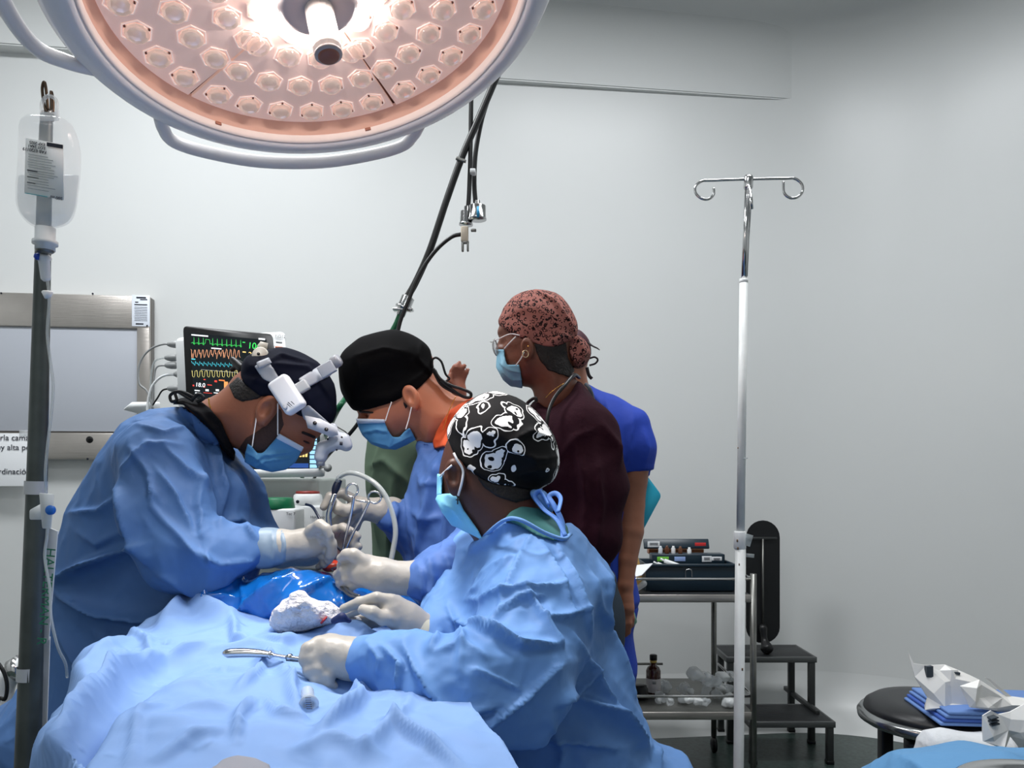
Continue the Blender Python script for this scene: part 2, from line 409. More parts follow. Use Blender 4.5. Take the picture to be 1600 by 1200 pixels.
# ================================================================ the big operating lamp
m_lampw = mat('lamp_enamel', (238, 234, 234), .38, coat=.2)
m_lampc = mat('lamp_cream_bead', (244, 228, 220), .45, emit=(240, 214, 200), es=.08)  # faint emission makes the bead look lit from the lamp centre
m_lampp = mat('lamp_pink_plate', (236, 210, 200), .42, emit=(230, 190, 176), es=.30, bump='noise', bs=.08, scale=25)  # plate emission stands in for light spread inside the lamp
m_lampr = mat('lamp_rose_bowl', (222, 176, 156), .35, emit=(214, 150, 126), es=.12)  # weaker emission added here too, in place of inner light
m_lens = mat('lamp_lens', (255, 246, 242), .04, trans=.95, ior=1.35, spec=.8)
m_lit = mat('lit_lens', (255, 240, 232), .1, emit=(255, 226, 208), es=1.6)
m_facet = mat('lens_reflector', (255, 238, 230), .22, metal=.55, emit=(255, 224, 208), es=.25)  # emission put in so the reflectors read as lit
m_hexr = mat('lens_hex_rim', (246, 226, 218), .35, emit=(240, 210, 200), es=.45)  # rims brightened by emission instead of received light
m_dot = mat('lens_screw', (120, 82, 72), .4, metal=.4)
m_led = mat('lamp_glow_ring', (255, 240, 232), .4, emit=(255, 228, 214), es=22)
m_ribs = mat('handle_ribs', (252, 240, 234), .35)
m_brown = mat('handle_end_brown', (150, 96, 82), .45)
LC = np.array([-.3178, 1.2592, 2.0173]); LN = np.array([.2279, -.1631, -.98661]); LN = LN/np.linalg.norm(LN)
LU = np.array([1., 0, 0]); LU = LU-LN*(LU@LN); LU /= np.linalg.norm(LU); LV = np.cross(LN, LU)
def lp(R, a, h=0.):     # point on the lamp: radius, angle in degrees, height along its facing direction
    a = math.radians(a); return LC+R*math.cos(a)*LU+R*math.sin(a)*LV+h*LN
RS = -.03
lamp = thing('surgical_lamp', 'large round operating lamp with many hexagonal lenses and a lit centre hanging from the ceiling', 'lamp', tuple(LC-LN*.09))
ll = lambda prof, seg=96, cap=False: lathe(prof, LC, LN, seg, LU, cap)
mk('housing', ll([(.356, -.006), (.359, .004), (.368, .009), (.385, .006), (.402, -.002), (.413, -.016), (.415, -.036), (.402, -.055), (.34, -.085), (.2, -.12), (.08, -.135), (.0, -.135)]), m_lampw, lamp)
mk('rim_bead', ll([(.350, -.012), (.352, .001), (.355, .004), (.358, .0045), (.358, .001)]), m_lampc, lamp)
mk('bowl', ll([(.334, RS-.004), (.340, RS), (.346, -.022), (.350, -.010), (.353, -.006)]), m_lampr, lamp)
for s_ in range(5):
    a0 = -111.5+72*s_-35.4; poly = []
    for t in np.linspace(0, 70.8, 25): poly.append((.336, a0+t))
    for t in np.linspace(70.8, 0, 12): poly.append((.058, a0+t))
    bm = bmesh.new(); f = bm.faces.new([bm.verts.new(lp(r, a, RS)) for r, a in poly])
    r_ = bmesh.ops.extrude_face_region(bm, geom=[f])
    for g in r_['geom']:
        if isinstance(g, bmesh.types.BMVert): g.co -= Vector(LN)*.006
    bmesh.ops.recalc_face_normals(bm, faces=bm.faces[:])
    mk('lens_plate', bm_out(bm), m_lampp, lamp, smooth=False)
mk('backing', ll([(.345, RS-.012), (.03, RS-.012)]), m_dot, lamp)
mk('hub', ll([(.0, .006), (.056, .006), (.064, .002), (.067, -.006), (.067, -.011)], 48), mat('hub_grey', (205, 192, 192), .4), lamp)
mk('glow_ring', ll([(.0665, -.010), (.0665, RS+.001), (.104, RS+.0012), (.104, RS)], 48), m_led, lamp)
h = mk('sterile_handle', lathe([(.021, 0), (.0235, .004), (.0235, .078), (.020, .086)], LC+LN*.003, LN, 14, LU), m_ribs, lamp, smooth=False)
mk('end_ring', lathe([(.0, .0), (.0205, .0), (.0225, .003), (.0225, .006), (.018, .008)], LC+LN*.087, LN, 32, LU), mat('handle_ring', (178, 168, 170), .4), h)
mk('end_cap', lathe([(.0, .0), (.0175, .0), (.0175, .002), (.015, .0045), (0, .005)], LC+LN*.094, LN, 32, LU, False), m_brown, h)
def lens_geo(R, a):
    c = lp(R, a, RS); rad = (c-LC-RS*LN)/R; tan = np.cross(LN, rad)
    hexo = []; hexi = []
    for k in range(6):
        th = math.radians(60*k+30); d = math.cos(th)*tan+math.sin(th)*rad; hexo.append(d)
    V = []; Fs = []
    for rr, hh in ((.0268, 0), (.0268, .0022), (.0248, .0022), (.0240, -.004)):
        V += [c+d*rr+LN*hh for d in hexo]
    for i in range(3):
        for k in range(6): Fs.append((i*6+k, i*6+(k+1) % 6, (i+1)*6+(k+1) % 6, (i+1)*6+k))
    rim = (np.array(V), Fs)
    # faceted cup
    fc = lathe([(.0205, .0012), (.019, .004), (.012, .0015), (.006, .001), (.0, .001)], c, LN, 9, tan, False)
    dome = lathe([(.0200, .003), (.0190, .0075), (.0155, .0115), (.0100, .0142), (.0045, .0150), (0, .0151)], c, LN, 20, tan, False)
    dots = [lathe([(.0018, 0), (.0018, .0035), (0, .0036)], c+hexo[k]*.0215, LN, 6, tan, False) for k in (0, 2, 4)]
    return rim, fc, dome, dots
rest = []; nvis = 0
for s_ in range(5):
    for R, n_, sp in ((.302, 6, 11.7), (.228, 5, 14.9), (.155, 4, 21.5), (.098, 2, 31)):
        for k in range(n_):
            a = -111.5+72*s_+(k-(n_-1)/2)*sp; c = lp(R, a, RS)
            py = CY-F*(c[2]-H)/c[1]; px = CX+F*c[0]/c[1]
            rim, fc, dome, dots = lens_geo(R, a)
            if py > -45:
                p = mk('lens', dome, m_lens if R > .12 else m_lit, lamp); nvis += 1
                mk('reflector', fc, m_facet, p, smooth=False); mk('hexagon_rim', rim, m_hexr, p, smooth=False); [mk('screw', d_, m_dot, p) for d_ in (dots if R > .29 else dots[:1])]
            else: rest += [dome, rim]
mk('lens_array', join(*rest), m_lens, lamp)
for a in (-136.9, -87): mk('clip', box(lp(.350, a, -.006), (.012, .006, .004), frame(np.cross(LN, lp(1, a)-LC), LN), .001), mat('clip_rust', (170, 112, 92), .5), lamp)
def lhandle(a0):
    pts = []; rr = []
    for t, R, h_, q in ((-40, .398, -.03, .010), (-36, .425, -.032, .012), (-31, .440, -.034, .0125), (-22, .445, -.036, .013), (-8, .447, -.037, .0135), (8, .447, -.037, .0135), (22, .445, -.036, .013), (31, .440, -.034, .0125), (36, .425, -.032, .012), (40, .398, -.03, .010)):
        pts.append(lp(R+(.016 if R > .43 else .004), a0+t, h_+.016)); rr.append(q)
    return tube(pts, rr, 12, True, 6)
for a0 in (-111, 148, 40): mk('grip_bar', lhandle(a0), m_lampw, lamp)
mk('suspension_arm', join(tube([LC-LN*.13, LC-LN*.3+np.array([-.05, 0, 0]), (-.55, 1.25, 2.75), (-.55, 1.25, 3.66)], .03, 14)), m_lampw, lamp)
for k in range(6):
    q = bpy.data.lights.new('hub_bulb', 'POINT'); q.energy = .42; q.color = (1, .90, .84); q.shadow_soft_size = .008
    qo = bpy.data.objects.new('hub_bulb', q); C.objects.link(qo); qo.location = lp(.084, 60*k+20, -.006)
l = bpy.data.lights.new('lamp_beam', 'SPOT'); l.energy = 36; l.color = (1, .95, .92); l.spot_size = math.radians(80); l.spot_blend = .7; l.shadow_soft_size = .09
lo_ = bpy.data.objects.new('lamp_beam', l); C.objects.link(lo_); lo_.location = LC+LN*.1
tgt = Vector((-.18, 1.35, .98))-Vector(lo_.location); lo_.rotation_euler = tgt.to_track_quat('-Z', 'Y').to_euler()
# ================================================================ fixtures and equipment
m_steel = mat('brushed_steel', (190, 184, 178), .34, metal=.85, bump='brush', bs=.15, scale=3, var=.12, vscale=5)
m_chrome = mat('chrome', (205, 205, 205), .14, metal=1.)
m_dsteel = mat('dark_steel', (120, 120, 116), .35, metal=.8, var=.15, vscale=20)
m_black = mat('black_plastic', (14, 14, 16), .4)
m_hose = mat('black_rubber_hose', (24, 24, 24), .35)
m_green = mat('green_hose', (10, 92, 56), .4)
m_white = mat('white_plastic', (232, 234, 234), .35)
m_grey = mat('grey_plastic', (150, 152, 152), .45)
m_ink = mat('ink', (30, 34, 48), .6)
m_paper = mat('paper', (236, 238, 240), .7)
m_clear = mat('clear_plastic', (235, 240, 242), .08, alpha=.34, spec=.9)
m_tubing = mat('clear_tubing', (200, 208, 208), .12, alpha=.42, spec=.8)
WU = Vector((wu[0], wu[1], 0)); WN = Vector((wn[0], wn[1], 0)); UP = Vector((0, 0, 1))
def wallquad(x0, y0, x1, y1, off, th, bev=.004):
    """box on the back wall given by its photo corners, its face off metres in front of the wall"""
    a = wallpt(x0, y0, off); b = wallpt(x1, y0, off); c = wallpt(x0, y1, off)
    w_ = (b-a).length; h_ = a.z-c.z; cc = a+(b-a)*.5-UP*h_/2-WN*th/2
    return box(cc[:], (w_, th, h_), frame(WU, -WN), bev)
# --- x-ray light box on the wall
o = thing('xray_light_box', 'steel framed x-ray light box with grey panel mounted on the left wall', 'light box', wallpt(100, 718, .04))
mk('top_rail', wallquad(-130, 458, 233, 511, .07, .06), m_steel, o)
mk('bottom_rail', wallquad(-130, 676, 233, 718, .07, .06), m_steel, o)
mk('side_rail', wallquad(214, 511, 233, 676, .07, .06, .002), m_steel, o)
mk('side_rail', wallquad(-130, 511, -110, 676, .07, .06, .002), m_steel, o)
mk('viewing_panel', wallquad(-110, 511, 214, 676, .06, .05, .001), mat('opal_panel', (176, 180, 188), .22, spec=.4), o)
mk('case', wallquad(-128, 460, 236, 717, .05, .048), mat('case_dark', (120, 116, 112), .4, metal=.6), o)
mk('knob_hole', lathe([(0, .002), (.014, .002), (.016, 0)], wallpt(140, 687, .07)[:], WN, 20), m_black, o)
for q in ((145, 459, .0045), (230, 509, .004), (137, 717, .005), (2, 458, .004)): mk('screw', lathe([(0, .003), (q[2], .002), (q[2], 0)], wallpt(q[0], q[1], .071)[:], WN, 10), m_ink, o)
st = thing('sticker', 'white inspection sticker with blue lines on the steel frame corner of the light box', 'sticker', wallpt(220, 509, .073))
mk('label_sheet', wallquad(206, 461, 234, 510, .0725, .0015, .0005), mat('sticker_white', (226, 232, 242), .5), st)
for i, (y, x0, x1, t) in enumerate([(465, 213, 228, 2.2), (468, 219, 230, 1.5), (472, 211, 216, 1.5), (476, 210, 230, 1.5), (506, 212, 224, 2)]+[(480+2.6*k, 210, 230, .5) for k in range(9)]):
    mk('printed_line', wallquad(x0, y-t/2, x1, y+t/2, .0737, .0009, 0), m_ink, st)
# --- handwritten note
o = mk('paper_note', wallquad(-60, 677, 44, 760, .085, .0015, .0004), m_paper, label='white handwritten paper note below the light box, cut by the left edge', cat='note')
for s_, x, y in (('dirla cama', -10, 684), ('muy alta pos', -16, 699), ('coordinación...', -24, 737)):
    text('handwriting', s_, wallpt(x, y, .0875), WU, UP, .036, m_ink, o)
mk('tape', wallquad(30, 672, 44, 682, .088, .001, 0), m_clear, o)
# --- hanging gas hoses
DH = 2.3
def hp(l, d=DH): return [P(a, b, d) for a, b in l]
HB = (1.05, 2.3, 3.66)
o = mk('gas_hose', tube(hp([(634, 468), (650, 440), (672, 390), (697, 315), (722, 245), (745, 192), (764, 148), (792, 82), (826, 0), (850, -80)])+[Vector((.25, 2.3, 3.66))], .0105, 10), m_hose, label='thick black gas hose running slantwise down to a steel coupling behind the black cap', cat='hose')
mk('tie_strap', tube(hp([(713, 247), (720, 250), (728, 252)], 2.29), .006, 8), m_dsteel, o)
cp = mk('coupling', lathe([(.010, 0), (.010, .012), (.020, .016), (.020, .045), (.026, .047), (.026, .053), (.013, .056), (.013, .075)], P(641, 457, DH)[:], P(624, 497, DH)-P(641, 457, DH), 20), m_chrome, o)
mk('flange', box(P(630, 484, DH), (.06, .03, .008), None, .002), m_chrome, cp)
mk('green_hose', tube(hp([(625, 492), (616, 512), (595, 545), (560, 590), (540, 622), (525, 645)], 2.3)+[P(500, 700, 2.9), P(470, 760, 3.3), P(460, 1000, 3.3)], .0085, 10), m_green, o)
mk('gas_hose', tube(hp([(612, 520), (588, 590), (566, 650), (540, 685), (512, 712)], 2.35)+[P(490, 750, 2.9), P(470, 820, 3.25)], .006, 8), m_hose, label='thin black hose seen between the headlamp and the black cap', cat='hose')
o = mk('gas_hose', tube(hp([(731, 330), (733, 300), (735, 240), (736, 170), (738, 90), (745, 0)], 2.3)+[Vector((.0, 2.3, 3.66))], .0068, 8), m_hose, label='straight black hose ending in the smaller silver coupling', cat='hose', group='thin hanging hoses')
cp = mk('coupling', lathe([(.008, -.014), (.008, 0), (.0185, .002), (.0185, .036), (.021, .037), (.021, .042), (.0, .043)], P(729, 330, DH)[:], (-.05, 0, -1), 20), m_chrome, o)
mk('lever', box(P(740, 360, 2.28), (.016, .01, .008), None, .002), m_dsteel, o)
o = mk('gas_hose', tube(hp([(743, 318), (741, 285), (743, 240), (752, 190), (763, 152), (778, 90), (800, 0)], 2.33)+[Vector((.1, 2.33, 3.66))], .0072, 8), m_hose, label='black hose ending in the wide silver coupling with a blue label', cat='hose', group='thin hanging hoses')
cp = mk('coupling', lathe([(.008, -.014), (.008, 0), (.0250, .002), (.0255, .036), (.027, .038), (.027, .043), (.0, .044)], P(746, 321, 2.28)[:], (0, 0, -1), 24), m_chrome, o)
mk('blue_label', box(P(747, 331, 2.252), (.008, .002, .032), None, 0), mat('blue_label', (40, 150, 200), .5), cp)
mk('cable_tie', box(P(739, 269, 2.29), (.016, .03, .012), None, .002), m_white, o)
o = mk('gas_hose', tube(hp([(721, 366), (706, 370), (686, 386), (668, 408), (652, 436), (638, 470), (626, 500), (618, 530), (600, 575)], 2.27), .0062, 8), m_hose, label='curved black hose plugged into the tan clip below the hanging couplings', cat='hose', group='thin hanging hoses')
mk('clip_body', box(P(726, 366, 2.27), (.022, .016, .045), None, .003), mat('tan_plastic', (205, 192, 172), .5), o)
mk('clip_jaw', join(box(P(723, 386, 2.27), (.007, .012, .028), None, .002), box(P(731, 386, 2.27), (.006, .012, .026), None, .002), box(P(727, 379, 2.27), (.022, .012, .008), None, .002)), m_dsteel, o)
# --- right drip stand
DS = 2.1
o = thing('drip_stand', 'white drip stand with a steel double hook standing in front of the trolley', 'drip stand', (P(1155, 740, DS).x, DS, 0))
def sp(a, b, d=DS): return P(a, b, d)
bt = sp(1154, 1200); ft = Vector((bt.x-.005, DS, .03))
mk('lower_pole', tube([ft, sp(1154, 1200), sp(1157, 835)], .0138, 18, False), mat('cream_enamel', (226, 228, 226), .4, var=.05, vscale=30), o)
mk('upper_pole', tube([sp(1157, 845), sp(1162, 436)], .0112, 18, False), mat('cream_enamel', (226, 228, 226), .4), o)
mk('collar', lathe([(.0145, 0), (.0165, .003), (.0165, .046), (.0145, .049)], sp(1156, 858)[:], (0, 0, 1), 20), m_white, o)
mk('tape', join(box(sp(1166, 843, 2.09), (.030, .002, .032), frame((1, 0, -.3), (0, 1, 0)), 0), box(sp(1172, 868, 2.09), (.022, .002, .010), frame((1, 0, -.1), (0, 1, 0)), 0), box(sp(1165, 716, 2.085), (.012, .002, .004), None, 0)), m_tubing, o)
mk('stain', join(*[box(sp(a, b, 2.0855), (.004*s, .0012, .007*s), None, 0) for a, b, s in ((1153, 857, 1), (1155, 882, .8), (1160, 1046, 1), (1153, 700, .6), (1152, 845, 1))]), mat('rust', (120, 96, 74), .8), o)
mk('steel_rod', join(tube([sp(1162, 440), sp(1169, 276)], .0078, 14, False), tube([sp(1166, 432), sp(1173, 300)], .004, 8, False)), m_chrome, o)
mk('clamp', lathe([(.0115, 0), (.0115, .008), (.009, .01)], sp(1162, 442)[:], (0, 0, 1), 16), m_white, o)
mk('cross_hook', tube([sp(*q) for q in ((1115, 294), (1115, 304), (1107, 311), (1096, 310), (1087, 302), (1087, 291), (1097, 283), (1112, 282), (1168, 280), (1225, 279), (1241, 279), (1252, 287), (1254, 299), (1246, 308), (1234, 309), (1225, 301), (1224, 284))], .0038, 10), m_chrome, o)
mk('side_hook', tube([Vector(sp(1168, 285)), Vector(sp(1172, 300, 2.07)), Vector(sp(1174, 315, 2.05)), Vector(sp(1175, 326, 2.06))], .0045, 8), m_chrome, o)
mk('hook_hub', lathe([(.011, 0), (.013, .004), (.013, .03), (.010, .036)], sp(1169, 295)[:], (0.03, 0, 1), 16), m_chrome, o)
for k in range(5):
    a = math.radians(72*k+20); e = Vector((ft.x+.27*math.cos(a), DS+.27*math.sin(a), .055))
    lg = mk('leg', tube([(ft.x, DS, .09), e], .012, 10, False), m_steel, o)
    mk('caster', lathe([(.02, -.01), (.027, -.005), (.027, .005), (.02, .01)], (e.x, e.y, .027), (math.sin(a), math.cos(a), 0), 16), m_black, lg)
# --- trolley
d0, d1 = 2.95, 3.45; xr = P(1177, 0, d0).x; xl = xr-1.05
zT, zR, zB, zb = .775, .845, .325, .372
o = thing('instrument_trolley', 'two-tier steel trolley against the wall behind the drip stand', 'trolley', ((xl+xr)/2, (d0+d1)/2, 0))
for x, y in ((xl, d0), (xr, d0), (xl, d1), (xr-.02, d1)):
    lg = mk('leg', tube([(x, y, .07), (x, y, zR+.02)], .0125, 12, False), m_dsteel, o)
    mk('caster', lathe([(.02, -.012), (.034, -.008), (.034, .008), (.02, .012)], (x, y, .034), (1, 0, 0), 16), m_black, lg)
for z in (zT, zB):
    mk('shelf', box(((xl+xr)/2, (d0+d1)/2, z), (xr-xl, d1-d0, .012), None, .003), m_dsteel if z < .5 else mat('shelf_liner', (40, 42, 44), .5), o)
    mk('shelf_lip', box(((xl+xr)/2, d0-.004, z-.004), (xr-xl, .008, .030), None, .002), m_steel, o)
    mk('guard_rail', tube([(xl, d0, z+.07), (xr, d0, z+.07)], .0055, 8, False), m_chrome, o)
    mk('guard_rail', tube([(xl, d1, z+.07), (xr-.25, d1, z+.07)], .0055, 8, False), m_dsteel, o)
    mk('guard_rail', tube([(xr, d0, z+.07), (xr, d1, z+.07)], .0055, 8, False), m_chrome, o)
# tool box on the trolley
m_navy = mat('navy_plastic', (22, 40, 52), .35)
DT = 3.05
def bx(x0, y0, x1, y1, d, th, m_, n, par, bev=.004, tilt=0):
    a = P(x0, y0, d); b = P(x1, y1, d); c = (a+b)/2
    return mk(n, box((c.x, d+th/2, c.z), (abs(b.x-a.x), th, abs(a.z-b.z)), Matrix.Rotation(tilt, 3, 'X') if tilt else None, bev), m_, par)
zc = zT+.008
tb = thing('tool_box', 'open dark teal tool box of vials and syringes on the trolley top', 'tool box', (P(1080, 0, DT).x, 3.15, zc))
X0, X1 = P(1010, 0, DT).x, P(1150, 0, DT).x
wl = .004
mk('tray', join(box(((X0+X1)/2, 3.15, zc+.004), (X1-X0-.03, .22, .008)), box(((X0+X1)/2, 3.04, zc+.055), (X1-X0, .008, .105)), box(((X0+X1)/2, 3.26, zc+.055), (X1-X0, .008, .105)), box((X0, 3.15, zc+.055), (.008, .225, .105)), box((X1, 3.15, zc+.055), (.008, .225, .105)), box(((X0+X1)/2, 3.036, zc+.104), (X1-X0+.02, .014, .012))), m_navy, tb)
bx(1019, 866, 1133, 890, 3.17, .07, m_navy, 'upper_tray', tb)
bx(1006, 842, 1108, 858, 3.27, .012, m_navy, 'lid', tb, .003, -.5)
bx(1014, 858, 1100, 866, 3.30, .05, mat('amber_plastic', (150, 84, 34), .3), 'amber_tray', tb, .002)
for x0, y0, x1, y1, d, c_ in ((1012, 846, 1031, 855, 3.24, (225, 228, 230)), (1086, 848, 1103, 853, 3.24, (205, 50, 50)), (1027, 870, 1045, 877, 3.155, (120, 200, 70)), (1054, 870, 1071, 877, 3.155, (150, 175, 225)), (1097, 869, 1112, 878, 3.155, (225, 228, 230)), (1112, 870, 1128, 876, 3.155, (230, 232, 234))):
    q = bx(x0, y0, x1, y1, d, .003, mat('label_%d_%d' % (c_[0], c_[1]), c_, .5), 'printed_label', tb, .0004)
    if c_[0] > 220: mk('writing', join(*[box(P(x0+3+(x1-x0-6)/2, y0+2.5+2.2*k, d-.001), ((x1-x0-6)*d/F, .001, .0016), None, 0) for k in range(2)]), m_ink, q)
mk('latch', tube([P(1071, 903, 3.02), P(1071, 893, 3.015), P(1074, 890, 3.01), P(1079, 890, 3.01), P(1081, 894, 3.015), P(1081, 902, 3.02)], .0025, 6), m_chrome, tb)
for i, (a, b, c_, e, lb) in enumerate(((1038, 876, 1075, 889, 'white syringe lying slantwise in the open tool box, nearest the latch'), (1027, 881, 1048, 890, 'short white syringe at the left end of the open tool box'))):
    s_ = mk('syringe', tube([P(a, b, 3.08), P(c_, e, 3.06)], .0085, 10, False), m_white, label=lb, cat='syringe', group='syringes in the tool box')
    mk('plunger', tube([P(a, b, 3.08), P(a-6, b-3, 3.085)], .004, 8, False), m_white, s_)
for i, (a, b, h_, c_) in enumerate(((1032, 864, .03, (200, 205, 210)), (1042, 862, .026, (90, 50, 30)), (1052, 864, .03, (215, 215, 215)), (1063, 863, .026, (96, 60, 40)), (1077, 864, .024, (220, 222, 222)))):
    v = mk('vial', lathe([(.008, 0), (.009, .002), (.009, h_), (.005, h_+.005), (.005, h_+.01)], P(a, b+4, 3.2)[:], (0, 0, 1), 12), mat('vial_%d' % c_[0], c_, .2), label='small %s medicine vial in the upper tray of the tool box' % ('amber' if c_[0] < 120 else 'pale'), cat='vial', group='%s vials in the tool box' % ('amber' if c_[0] < 120 else 'pale'))
pp = P(1002, 893, 3.0)
mk('paper_sheet', (np.array([P(985, 884, 3.02)[:], P(1020, 880, 3.0)[:], P(1003, 898, 2.96)[:], P(985, 903, 2.96)[:], P(985, 885, 3.02)[:], P(1020, 881, 3.0)[:], P(1003, 899, 2.96)[:], P(985, 904, 2.96)[:]]), [(0, 1, 2, 3), (7, 6, 5, 4), (0, 4, 5, 1), (1, 5, 6, 2), (2, 6, 7, 3), (3, 7, 4, 0)]), m_paper, smooth=False, label='loose white paper sheet at the left end of the trolley top', cat='paper')
mk('kraft_envelope', box((P(993, 872, 3.12).x, 3.14, zc+.075), (.05, .02, .15), frame((1, 0, .25), (0, 1, 0)), .002), mat('kraft', (200, 160, 96), .7), label='tan envelope standing beside the tool box', cat='envelope')
sdf_obj('plastic_cup', U(.004, cap(P(996, 920, 2.99), P(1006, 912, 2.99), .010, .013)), .003, m_clear, label='crumpled clear plastic wrapper on the trolley top behind the paper', cat='wrapper')
# lower shelf goods
b = P(1028, 1072, 3.1); zl = zB+.007
bo = thing('brown_bottle', 'brown glass medicine bottle with black cap on the lower trolley shelf', 'bottle', (b.x, 3.2, zl))
mk('glass', lathe([(.026, 0), (.030, .004), (.030, .098), (.024, .112), (.0125, .120), (.0125, .135)], (b.x, 3.2, zl), (0, 0, 1), 28), mat('brown_glass', (62, 24, 14), .1, spec=.8), bo)
mk('cap', lathe([(.0155, 0), (.0155, .020), (.013, .022)], (b.x, 3.2, zl+.142), (0, 0, 1), 20), m_black, bo)
mk('neck_ring', lathe([(.0142, 0), (.0142, .010)], (b.x, 3.2, zl+.132), (0, 0, 1), 20), mat('yellow_ring', (206, 176, 96), .5), bo)
lb = mk('paper_label', lathe([(.0306, .012), (.0306, .068)], (b.x, 3.2, zl), (0, 0, 1), 28, None, False), mat('label_grey', (205, 200, 200), .6), bo)
mk('printed_mark', box((b.x-.002, 3.1688, zl+.055), (.014, .0014, .012), None, 0), m_grey, lb)
mk('small_jar', lathe([(.03, 0), (.032, .004), (.032, .04), (.026, .046), (.026, .052), (0, .053)], (P(1003, 0, 3.1).x, 3.14, zl), (0, 0, 1), 20), m_black, label='squat black jar at the left of the lower trolley shelf', cat='jar')
rs = np.random.RandomState(3)
for i in range(30):
    if i < 5: x = 1090+13*i+rs.uniform(-3, 3); y = 1052+6*i+rs.uniform(-2, 2); r = .034
    else: x = rs.uniform(1020, 1145); y = rs.uniform(1080, 1100); r = rs.uniform(.02, .03)
    d = rs.uniform(3.0, 3.3); c = P(x, y, 3.1); c = Vector((c.x*d/3.1, d, max(zl+r*.8, c.z)))
    a = rs.normal(size=3); a[2] *= .5; a /= np.linalg.norm(a)
    s = ell(c, (r, r*.8, r*.75)) if i % 2 else cap(c-Vector(a*r*.5), c+Vector(a*r*.5), r*.8, r*.6)
    V, Q = surfnet(s, .006); V = folds(V, Q, (), ((26, .014), (60, .008)), i)
    mk('plastic_bag', (V, Q), m_clear if i % 3 else mat('cloudy_plastic', (235, 238, 238), .12, alpha=.7, spec=.9), label='crumpled clear plastic bag in the heap on the lower trolley shelf', cat='bag', group='clear bags heaped on the lower shelf')
# --- two-step stool
o = thing('step_stool', 'black two-step metal stool by the wall right of the drip stand', 'step stool', (1.2, 3.5, 0))
m_tread = mat('tread_rubber', (26, 28, 30), .5, bump='noise', bs=.3, scale=60, var=.3, vscale=20); m_fr = mat('stool_frame', (96, 98, 98), .4, metal=.6)
m_dark = mat('stool_leg', (58, 60, 60), .4, metal=.4)
def table_(xa, xb, y0, y1, z, zbot):
    mk('tread', box(((xa+xb)/2, (y0+y1)/2, z-.006), (xb-xa-.01, y1-y0-.01, .012), None, .002), m_tread, o)
    mk('tread_frame', join(box(((xa+xb)/2, y0, z-.012), (xb-xa+.012, .012, .026), None, .002), box(((xa+xb)/2, y1, z-.012), (xb-xa+.012, .012, .026), None, .002), box((xa, (y0+y1)/2, z-.012), (.012, y1-y0, .026), None, .002), box((xb, (y0+y1)/2, z-.012), (.012, y1-y0, .026), None, .002)), m_fr, o)
xa, xb = P(1172, 0, 3.3).x, P(1303, 0, 3.3).x
table_(xa, xb, 3.3, 3.55, .184, 0); xa2, xb2 = P(1130, 0, 3.62).x, P(1274, 0, 3.55).x
table_(xa2, xb2, 3.55, 3.8, .402, 0)
for x, y, z in ((xa+.015, 3.31, .17), (xb-.015, 3.31, .17), (xa2+.015, 3.56, .39), (xb2-.015, 3.56, .39), (xa2+.015, 3.72, .39), (xb2-.05, 3.72, .39)):
    lg = mk('leg', box((x, y, z/2+.004), (.028, .028, z), None, .003), m_dark, o); mk('rubber_foot', box((x, y, .008), (.032, .032, .016), None, .003), m_black, lg)
mk('side_bar', box((xb-.03, 3.6, .19), (.02, .4, .02), None, .002), m_dark, o)
# --- tall black oval board
pa = [(1192+26.5*math.cos(t), 840-27*math.sin(t)) for t in np.linspace(0, math.pi, 13)]+[(1192-26.5*math.cos(t), 980+25*math.sin(t)) for t in np.linspace(0, math.pi, 13)]
DB = 3.66
pw = [((a-CX)*DB/F, H-(b-CY)*DB/F) for a, b in pa]
o = mk('oval_board', prism(pw, (0, DB, 0), (1, 0, 0), (0, 0, 1), (0, .03, 0), .006), mat('black_vinyl', (18, 19, 21), .42), label='tall black padded oval board standing on the top step against the wall', cat='padded board', angle=30)
mk('steel_rod', tube([P(1192, 842, DB-.01), P(1192, 975, DB-.01)], .005, 8, False), m_dsteel, o)
mk('cross_bar', box(P(1189, 841, DB-.006), (.15, .012, .012), None, .002), m_dark, o)
mk('joint', U and surfnet(U(.01, cap(P(1192, 982, DB-.015), P(1194, 1000, DB-.03), .022, .014), cap(P(1194, 1000, DB-.03), P(1198, 1012, DB-.05), .014, .03)), .005), m_black, o)
# --- round stool, right
DQ = 2.2; sc = P(1462, 1092, DQ); zq = .60; cx_, cy_ = 662/1200*2.2, 2.2
o = thing('round_stool', 'round stool with black padded seat and chrome rim at the right edge', 'stool', (cx_, cy_, 0))
mk('seat', lathe([(.0, .045), (.12, .046), (.165, .040), (.186, .026), (.190, .012), (.184, 0)], (cx_, cy_, zq-.045), (0, 0, 1), 48, None, False), mat('black_leather', (30, 31, 33), .38), o)
mk('rim', lathe([(.186, .012), (.200, .010), (.207, 0), (.205, -.014), (.192, -.022), (.17, -.024), (0, -.026)], (cx_, cy_, zq-.045), (0, 0, 1), 48, None, False), mat('rim_chrome', (150, 152, 152), .2, metal=.9), o)
mk('post', lathe([(.03, 0), (.03, .42), (.06, .48)], (cx_, cy_, .05), (0, 0, 1), 24), m_dsteel, o)
for a in (215, 325, 90, 150): 
    t_ = math.radians(a); mk('leg', box((cx_+.13*math.cos(t_), cy_+.13*math.sin(t_), zq/2-.04), (.034, .034, zq-.09), None, .004), m_black, o)
mk('bracket', prism([(-.16, 0), (.16, 0), (.10, -.11), (-.08, -.07)], (cx_-.01, cy_-.16, zq-.07), (1, 0, 0), (0, 0, 1), (0, .05, 0), .004), m_black, o)
mk('lower_shelf', box((cx_, cy_, .18), (.3, .3, .02), None, .004), m_dsteel, o)
